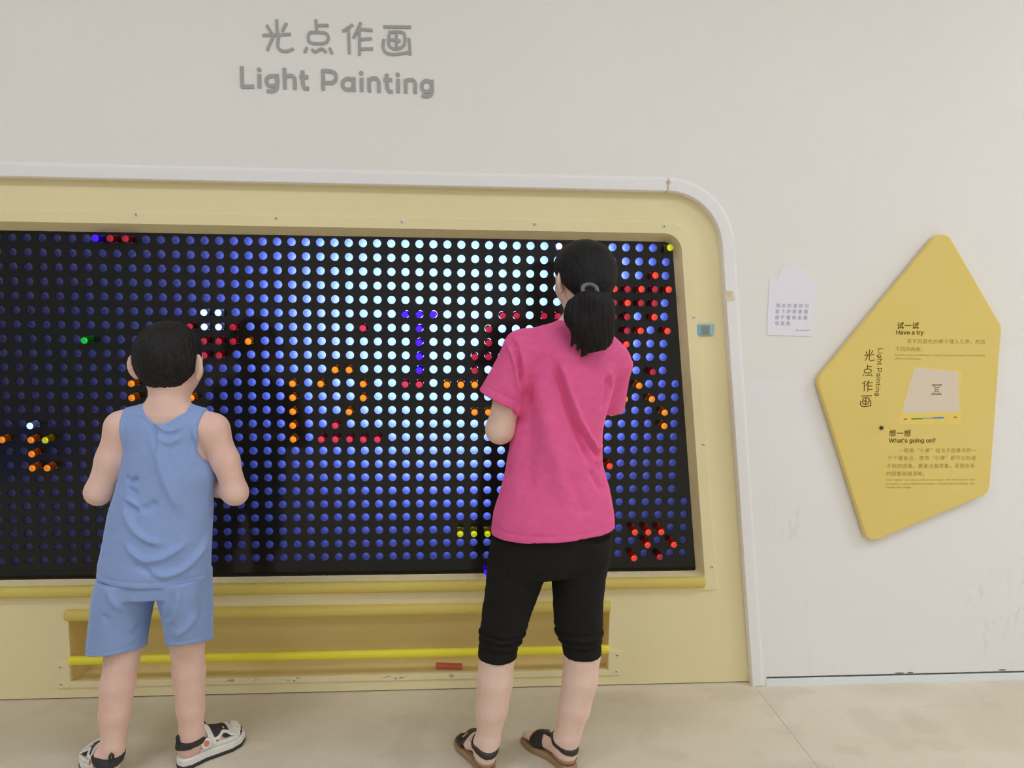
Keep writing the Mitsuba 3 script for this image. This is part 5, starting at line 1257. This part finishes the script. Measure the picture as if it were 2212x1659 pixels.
# cropped trousers, gathered into cuffs below the knee
F = Field((0.02, -0.67, 0.34), (0.53, -0.34, 0.86), 0.004)
F.stack([(0.84, 0.285, 0.162, -0.500, 0.122), (0.76, 0.284, 0.176, -0.500, 0.130), (0.69, 0.283, 0.176, -0.500, 0.126), (0.63, 0.280, 0.150, -0.500, 0.105)], 0.02, WT)
F.stack([(0.74, 0.195, 0.098, -0.500, 0.112), (0.673, 0.190, 0.104, -0.500, 0.110), (0.585, 0.166, 0.087, -0.500, 0.098), (0.481, 0.143, 0.075, -0.503, 0.084), (0.425, 0.130, 0.069, -0.505, 0.076), (0.404, 0.126, 0.064, -0.507, 0.071), (0.396, 0.121, 0.0605, -0.508, 0.064), (0.358, 0.1165, 0.0595, -0.511, 0.064)], 0.012)
F.stack([(0.74, 0.376, 0.090, -0.500, 0.110), (0.70, 0.376, 0.092, -0.500, 0.108), (0.611, 0.368, 0.084, -0.500, 0.096), (0.507, 0.366, 0.077, -0.503, 0.084), (0.430, 0.372, 0.072, -0.505, 0.077), (0.408, 0.375, 0.067, -0.507, 0.072), (0.398, 0.3785, 0.0595, -0.508, 0.064), (0.360, 0.381, 0.060, -0.510, 0.064)], 0.012)
m = F.mesh(0, 2)
v = np.array(m.vertices)
w = np.exp(-((v[:, 2] - 0.425) / 0.03) ** 2)
m.vertices = v + np.array(m.vertex_normals) * (w * 0.005 * np.sin(v[:, 2] * 260 + 5 * meshkit.fbm(v * 20, 2, 3)))[:, None]
fold(m, [([(0.10, 0.70), (0.16, 0.62), (0.22, 0.60)], 0.012, -0.004), ([(0.42, 0.68), (0.36, 0.61), (0.31, 0.60)], 0.012, -0.004), ([(0.43, 0.58), (0.37, 0.53)], 0.012, 0.004)], 1.0, 0.003, 8)
part(t, "trousers", m, BLACK_KNIT, True, label="black cropped trousers gathered below the knee")

# hair and ponytail
F = Field((0.24, -0.70, 1.26), (0.50, -0.36, 1.66), 0.0034)
F.blob((0.3675, -0.490, 1.537), (0.0935, 0.108, 0.0985), 0.02, HM.T)
F.bone((0.374, -0.53, 1.50), (0.376, -0.535, 1.455), 0.074, 0.056, 0.02)
F.bone((0.366, -0.57, 1.50), (0.362, -0.588, 1.485), 0.045, 0.026, 0.02)
x, y, z = F.xyz()
fwd = (x - HC[0]) * HM[1][0] + (y - HC[1]) * HM[1][1]
lim = np.where(z > 1.54, 0.020 + 0.75 * (z - 1.54), 0.020 + 1.15 * (z - 1.54))
F.d = np.maximum(F.d, fwd - lim)
m = F.mesh(0, 2)
v, n = np.array(m.vertices), np.array(m.vertex_normals)
rel = v - np.array([0.362, -0.60, 1.484])
phi = np.arctan2(rel[:, 0], rel[:, 2])
m.vertices = v + n * (0.0034 * (meshkit.fbm(np.c_[phi * 26, np.linalg.norm(rel, axis=1) * 10, phi * 0], 2, 5) - 0.5))[:, None]
H = part(t, "hair", m, WOMAN_HAIR, True, label="black hair drawn back tightly")
F = Field((0.25, -0.70, 1.26), (0.48, -0.54, 1.52), 0.003)
F.bone((0.362, -0.600, 1.478), (0.362, -0.622, 1.456), 0.016, 0.034, 0.015)
F.blob((0.358, -0.615, 1.413), (0.069, 0.034, 0.062), 0.025)
F.blob((0.380, -0.612, 1.372), (0.055, 0.032, 0.055), 0.025)
F.blob((0.397, -0.610, 1.352), (0.034, 0.027, 0.040), 0.02)
F.blob((0.402, -0.600, 1.425), (0.036, 0.030, 0.050), 0.03)
F.bone((0.380, -0.607, 1.345), (0.346, -0.603, 1.296), 0.034, 0.005, 0.015)
F.bone((0.335, -0.612, 1.375), (0.314, -0.606, 1.322), 0.022, 0.004, 0.012)
F.bone((0.35, -0.610, 1.36), (0.334, -0.606, 1.312), 0.018, 0.004, 0.008)
m = F.mesh(0, 1)
tri_noise(m, (150, 150, 9), 0.0042, 9)
part(H, "ponytail", m, WOMAN_HAIR, True, label="bushy black ponytail")
ring = [np.array([0.362, -0.622, 1.4840]) + 0.0205 * math.cos(a) * np.array([1, 0, 0]) + 0.0205 * math.sin(a) * np.array([0, 0.72, 0.69]) for a in np.linspace(0, 2 * np.pi, 25)]
part(H, "hair_tie", tube(ring, 0.0066, 10, False), diffuse("grey_tie", (0.16, 0.155, 0.155)), True, label="grey hair tie")

# strappy sandals
for ft, buckle in ((WFL, True), (WFR, False)):
    k = numbered("person__sandal")
    part(k, "sole", ft.sole(0.0, 0.020, 0.001, 0.004), TAN, 30)
    part(k, "toe_band", ft.shell(0.0042, lambda u, v, w: np.maximum(np.abs(u - 0.158 - 0.25 * v) - 0.024 - 0.10 * np.abs(v), -w - 0.002)), STRAP, True)
    part(k, "ankle_strap", ft.shell(0.0052, lambda u, v, w: np.maximum(np.abs(w - 0.060 - 0.35 * (u - 0.04)) - 0.0082, u - 0.088)), STRAP, True)
    part(k, "instep_strap", ft.shell(0.0040, lambda u, v, w: np.maximum(np.maximum(np.abs(v + 0.020 - 0.15 * (u - 0.09)) - 0.005, np.maximum(0.072 - u, u - 0.150)), 0.02 - w)), STRAP, True)
    part(k, "heel_cup", ft.shell(0.0050, lambda u, v, w: np.maximum(np.maximum(w - 0.014, -0.004 - w), u - 0.075)), TAN, True)
    if buckle:
        b = tube([ft.P(0.078, 0.030 + 0.006 * math.cos(a), 0.068 + 0.008 * math.sin(a)) for a in np.linspace(0, 2 * np.pi, 17)], 0.0016, 8, False)
        part(k, "buckle", b, BRASS, True)
        part(k, "toe_ornament", tube([ft.P(0.150 + 0.02 * q, 0.012 - 0.05 * q, 0.046 - 0.004 * abs(q)) for q in np.linspace(-0.5, 0.5, 7)], 0.0026, 8), BRASS, True)

# ---------------------------------------------------------------- the boy
t = tag("person_001", "boy in a light blue tank top and shorts with cropped black hair facing the board", "person")
HM = yawpitch(math.radians(-13), math.radians(-3))
HC = (-0.864, -0.445, 1.272)
F = Field((-1.22, -0.61, 0.0), (-0.60, -0.10, 1.40), 0.004)
P, s = head(F, HC, HM, (0.088, 0.101, 0.100), (0.007, 0.005), 1.15)
F.bone((-0.868, -0.460, 1.105), (-0.864, -0.452, 1.20), 0.058, 0.053, 0.03)
BODY = [(1.10, -0.872, 0.085, -0.465, 0.050), (1.06, -0.872, 0.115, -0.463, 0.066), (1.0, -0.873, 0.117, -0.462, 0.078), (0.93, -0.876, 0.122, -0.462, 0.083), (0.85, -0.885, 0.123, -0.463, 0.086), (0.75, -0.898, 0.126, -0.464, 0.090), (0.67, -0.912, 0.128, -0.465, 0.094), (0.63, -0.916, 0.124, -0.465, 0.090)]
F.stack(BODY, 0.02)
SL, SR = np.array([-1.000, -0.465, 1.066]), np.array([-0.738, -0.465, 1.060])
for S_ in (SL, SR):
    F.bone((-0.868, -0.465, 1.112), S_, 0.038, 0.045, 0.035)
ELB_L, WR_L = (-1.068, -0.480, 0.875), (-0.985, -0.275, 0.930)
F.chain([SL, (-1.030, -0.470, 0.97), ELB_L], [0.0455, 0.0425, 0.0365], 0.02)
F.chain([ELB_L, (-1.045, -0.40, 0.892), WR_L], [0.0355, 0.0345, 0.0225], 0.02)
hand(F, WR_L, (0.72, 0.55, 0.30), (0.5, -0.6, 0.5), -1, 0.80)
ELB_R, WR_R = (-0.676, -0.470, 0.868), (-0.838, -0.290, 0.915)
F.chain([SR, (-0.702, -0.468, 0.965), ELB_R], [0.0445, 0.0375, 0.0355], 0.02)
F.chain([ELB_R, (-0.742, -0.405, 0.875), WR_R], [0.0345, 0.033, 0.0225], 0.02)
hand(F, WR_R, (-0.68, 0.55, 0.38), (-0.5, -0.65, 0.1), -1, 0.80)
F.chain([(-0.990, -0.470, 0.62), (-1.010, -0.472, 0.45), (-1.018, -0.478, 0.395), (-1.021, -0.485, 0.358), (-1.031, -0.495, 0.286), (-1.038, -0.508, 0.198), (-1.041, -0.520, 0.115), (-1.042, -0.526, 0.085)], [0.060, 0.056, 0.051, 0.0485, 0.0485, 0.0435, 0.0325, 0.029], 0.01)
F.chain([(-0.842, -0.465, 0.62), (-0.838, -0.458, 0.45), (-0.839, -0.450, 0.40), (-0.840, -0.448, 0.374), (-0.838, -0.447, 0.299), (-0.836, -0.449, 0.180), (-0.835, -0.452, 0.112), (-0.835, -0.452, 0.085)], [0.058, 0.054, 0.050, 0.0475, 0.0475, 0.0415, 0.0345, 0.0315], 0.01)
BFL = Foot((-1.028, -0.562), (-0.66, 0.75), 0.212, 0.030, -1, (-1.042, -0.526, 0.09))
BFR = Foot((-0.865, -0.478), (0.70, 0.715), 0.212, 0.030, 1, (-0.835, -0.452, 0.09))
for ft in (BFL, BFR):
    ft.ra = 0.031
    ft.build(F, 0.031)
put("person_001__body", F.mesh(0, 2), BOY_SKIN, True)
face_parts("person_001", P, s, HM)

# tank top
F = Field((-1.11, -0.63, 0.56), (-0.68, -0.31, 1.17), 0.0034)
BOY_SEAMS = [([(-0.930, 1.118), (-0.893, 1.082), (-0.868, 1.069), (-0.842, 1.078), (-0.795, 1.108)], 0.0035, -0.0016), ([(-0.971, 1.105), (-0.968, 1.01), (-0.977, 0.975), (-0.994, 0.950), (-1.012, 0.932)], 0.0035, -0.0016),
             ([(-0.752, 1.095), (-0.779, 1.05), (-0.785, 1.0), (-0.777, 0.975), (-0.757, 0.948), (-0.74, 0.93)], 0.0035, -0.0016), ([(-1.09, 0.644), (-0.92, 0.636), (-0.74, 0.626)], 0.0035, -0.0018)]
rows = [(1.105, -0.872, 0.085, -0.465, 0.058), (1.06, -0.872, 0.122, -0.464, 0.076), (1.0, -0.873, 0.126, -0.463, 0.090), (0.95, -0.873, 0.134, -0.463, 0.096), (0.931, -0.873, 0.138, -0.463, 0.098), (0.874, -0.884, 0.141, -0.464, 0.101), (0.817, -0.895, 0.149, -0.465, 0.106), (0.723, -0.908, 0.155, -0.467, 0.115), (0.640, -0.919, 0.161, -0.468, 0.122), (0.58, -0.922, 0.163, -0.468, 0.124)]
F.stack(rows, 0.02)
for S_ in (SL, SR):
    F.bone((-0.868, -0.465, 1.112), S_, 0.045, 0.051, 0.035)
G = like(F)
G.stack([(a, b, c - 0.010, d, e - 0.010) for a, b, c, d, e in rows if a < 0.7], 0)
G.d = np.where(F.xyz()[2] > 0.66, 0.12, G.d)
carve(F, G)
x, y, z = F.xyz()
zz = np.array([0.5, 0.925, 0.942, 0.960, 0.978, 1.005, 1.068, 1.2])
left = np.interp(z, zz, [-1.2, -1.2, -1.022, -1.002, -0.990, -0.982, -0.985, -0.987])
right = np.interp(z, zz, [-0.6, -0.6, -0.728, -0.748, -0.762, -0.771, -0.765, -0.738])
neck = np.interp(x, [-1.2, -0.940, -0.925, -0.893, -0.868, -0.842, -0.800, -0.782, -0.6], [1.3, 1.3, 1.128, 1.096, 1.083, 1.092, 1.117, 1.3, 1.3])
F.d = np.maximum(F.d, np.maximum(np.maximum(left - x, x - right) * 0.8, (z - neck) * 0.7))
F.cut(lambda x, y, z: 0.617 - 0.05 * (x + 0.92) - z)
m = F.mesh(0, 2)
fold(m, BOY_SEAMS, 1.0, 0.0, 1)
fold(m, BOY_FOLDS, 1.8, 0.0012, 6)
part(t, "tank_top", m, BLUE, True, label="loose light blue sleeveless top")

# shorts
F = Field((-1.16, -0.62, 0.34), (-0.72, -0.33, 0.72), 0.0036)
F.stack([(0.70, -0.915, 0.146, -0.466, 0.110), (0.62, -0.917, 0.153, -0.467, 0.117), (0.575, -0.925, 0.158, -0.467, 0.114)], 0.015)
F.stack([(0.62, -0.990, 0.088, -0.470, 0.112), (0.573, -1.004, 0.088, -0.471, 0.110), (0.50, -1.021, 0.0835, -0.473, 0.098), (0.413, -1.035, 0.0835, -0.475, 0.088), (0.34, -1.044, 0.084, -0.477, 0.086)], 0.008)
F.stack([(0.62, -0.836, 0.078, -0.466, 0.110), (0.556, -0.834, 0.0745, -0.465, 0.106), (0.497, -0.831, 0.0705, -0.462, 0.094), (0.438, -0.830, 0.0675, -0.458, 0.084), (0.34, -0.830, 0.067, -0.456, 0.080)], 0.008)
x, y, z = F.xyz()
hem = np.where(x < -0.915, 0.383 + 0.10 * (x + 1.03) - 0.25 * (y + 0.47), 0.397 + 0.06 * (x + 0.83) - 0.3 * (y + 0.45))
G = like(F)
G.stack([(0.60, -1.0, 0.07, -0.471, 0.09), (0.413, -1.035, 0.073, -0.475, 0.078), (0.33, -1.044, 0.0735, -0.477, 0.076)], 0)
G.stack([(0.60, -0.834, 0.06, -0.465, 0.085), (0.438, -0.830, 0.057, -0.458, 0.074), (0.33, -0.830, 0.057, -0.456, 0.070)], 0)
G.d = np.where(z > 0.45, 0.12, G.d)
carve(F, G)
F.d = np.maximum(F.d, hem - z)
m = F.mesh(0, 2)
fold(m, [([(-1.13, 0.400), (-1.03, 0.415), (-0.925, 0.435)], 0.0035, -0.0016), ([(-0.90, 0.432), (-0.83, 0.434), (-0.75, 0.44)], 0.0035, -0.0016)], 1.0, 0.0, 1)
fold(m, SHORT_FOLDS, 1.6, 0.0016, 12)
part(t, "shorts", m, BLUE, True, label="light blue knee-length shorts")

# cropped hair
F = Field((-0.98, -0.58, 1.15), (-0.74, -0.32, 1.40), 0.003)
F.blob((-0.8635, -0.450, 1.275), (0.0955, 0.108, 0.107), 0.0, HM.T)
x, y, z = F.xyz()
fwd = (x - HC[0]) * HM[1][0] + (y - HC[1]) * HM[1][1]
lim = np.where(z > 1.27, 0.012 + 0.85 * (z - 1.27), 0.012 + 0.62 * (z - 1.27))
F.d = np.maximum(F.d, fwd - lim)
m = F.mesh(0, 2)
tri_noise(m, (190, 190, 70), 0.0022, 11)
part(t, "hair", m, BOY_HAIR, True, label="short cropped black hair")

# sporty sandals in black and white
for ft in (BFL, BFR):
    k = numbered("person_001__sandal")
    part(k, "outsole", ft.sole(0.0, 0.012, 0.004, 0.003), SH_BLACK, 30)
    part(k, "midsole", ft.sole(0.009, 0.033, 0.003, 0.004), SH_WHITE, 30, label="thick white midsole")
    rim = ft.shell(0.0075, lambda u, v, w: np.maximum(np.maximum(np.abs(w - 0.006 - 0.02 * np.maximum(0.06 - u, 0)) - 0.016, -0.03 - w), 0.062 - u))
    part(k, "side_wall", rim, SH_WHITE, True)
    part(k, "heel_strap", ft.shell(0.0065, lambda u, v, w: np.maximum(np.abs(w - 0.050 - 0.10 * u + 8 * np.maximum(0.0, u - 0.055) ** 2 * 3) - 0.0125, u - 0.105)), SH_BLACK, True)
    part(k, "vamp", ft.shell(0.0065, lambda u, v, w: np.maximum(np.maximum(np.abs(u - 0.138) - 0.036, 0.026 - w), np.maximum(0.012 - np.sqrt((u - 0.135) ** 2 + (v - 0.034) ** 2 * 0.3 + (w - 0.024) ** 2), -9))), SH_BLACK, True)
    part(k, "instep_strap", ft.shell(0.0092, lambda u, v, w: np.maximum(np.abs(u - 0.099 + 0.25 * (w - 0.05)) - 0.0105, 0.016 - w)), SH_WHITE, True)
    part(k, "side_swoosh", ft.shell(0.0088, lambda u, v, w: np.maximum(np.abs(w - 0.036 + 0.12 * (u - 0.15) - 0.006 * np.sin(u * 95)) - 0.0050, np.maximum(0.105 - u, u - 0.198))), SH_WHITE, True)
    part(k, "toe_cap", ft.shell(0.0085, lambda u, v, w: np.maximum(np.maximum(0.192 - u + 0.35 * np.abs(v), -w + 0.004), w - 0.045)), SH_WHITE, True)
    part(k, "toe_bumper", ft.shell(0.0105, lambda u, v, w: np.maximum(np.maximum(0.205 - u + 0.2 * np.abs(v), np.abs(w - 0.008) - 0.0075), -9)), SH_BLACK, True)
    disc_ = aim(lathe([(0.0001, 0.0035), (0.013, 0.0035), (0.0165, 0.001), (0.0165, -0.003), (0.0001, -0.003)], 20), ft.P(0.078, 0.038, 0.036), ft.o * 0.97 + np.array([0, 0, 0.25]))
    k2 = part(k, "roundel", disc_, SH_WHITE, 40)
    dot = aim(lathe([(0.0001, 0.0048), (0.0085, 0.0046), (0.0095, 0.003), (0.0001, 0.002)], 18), ft.P(0.078, 0.038, 0.036), ft.o * 0.97 + np.array([0, 0, 0.25]))
    part(k2, "dot", dot, SH_RED, 40)
    loop = tube([ft.P(-0.003, v, z) for v, z in ((-0.006, 0.055), (-0.005, 0.078), (0.0, 0.086), (0.005, 0.078), (0.006, 0.055))], 0.0035, 8)
    part(k, "pull_tab", loop, SH_BLACK, True)
    tong = tube([ft.P(u, 0.0, z) for u, z in ((0.093, 0.078), (0.086, 0.094), (0.083, 0.108))], [0.008, 0.007, 0.004], 8)
    part(k, "tongue", tong, SH_BLACK, True)
    for u, v in ((0.132, 0.012), (0.155, 0.010)):
        d_ = trimesh.creation.icosphere(2, 0.004)
        d_.apply_translation(ft.P(u, v, 0.052 - 0.10 * (u - 0.13)))
        part(k, "lace_dot", d_, SH_RED, True)
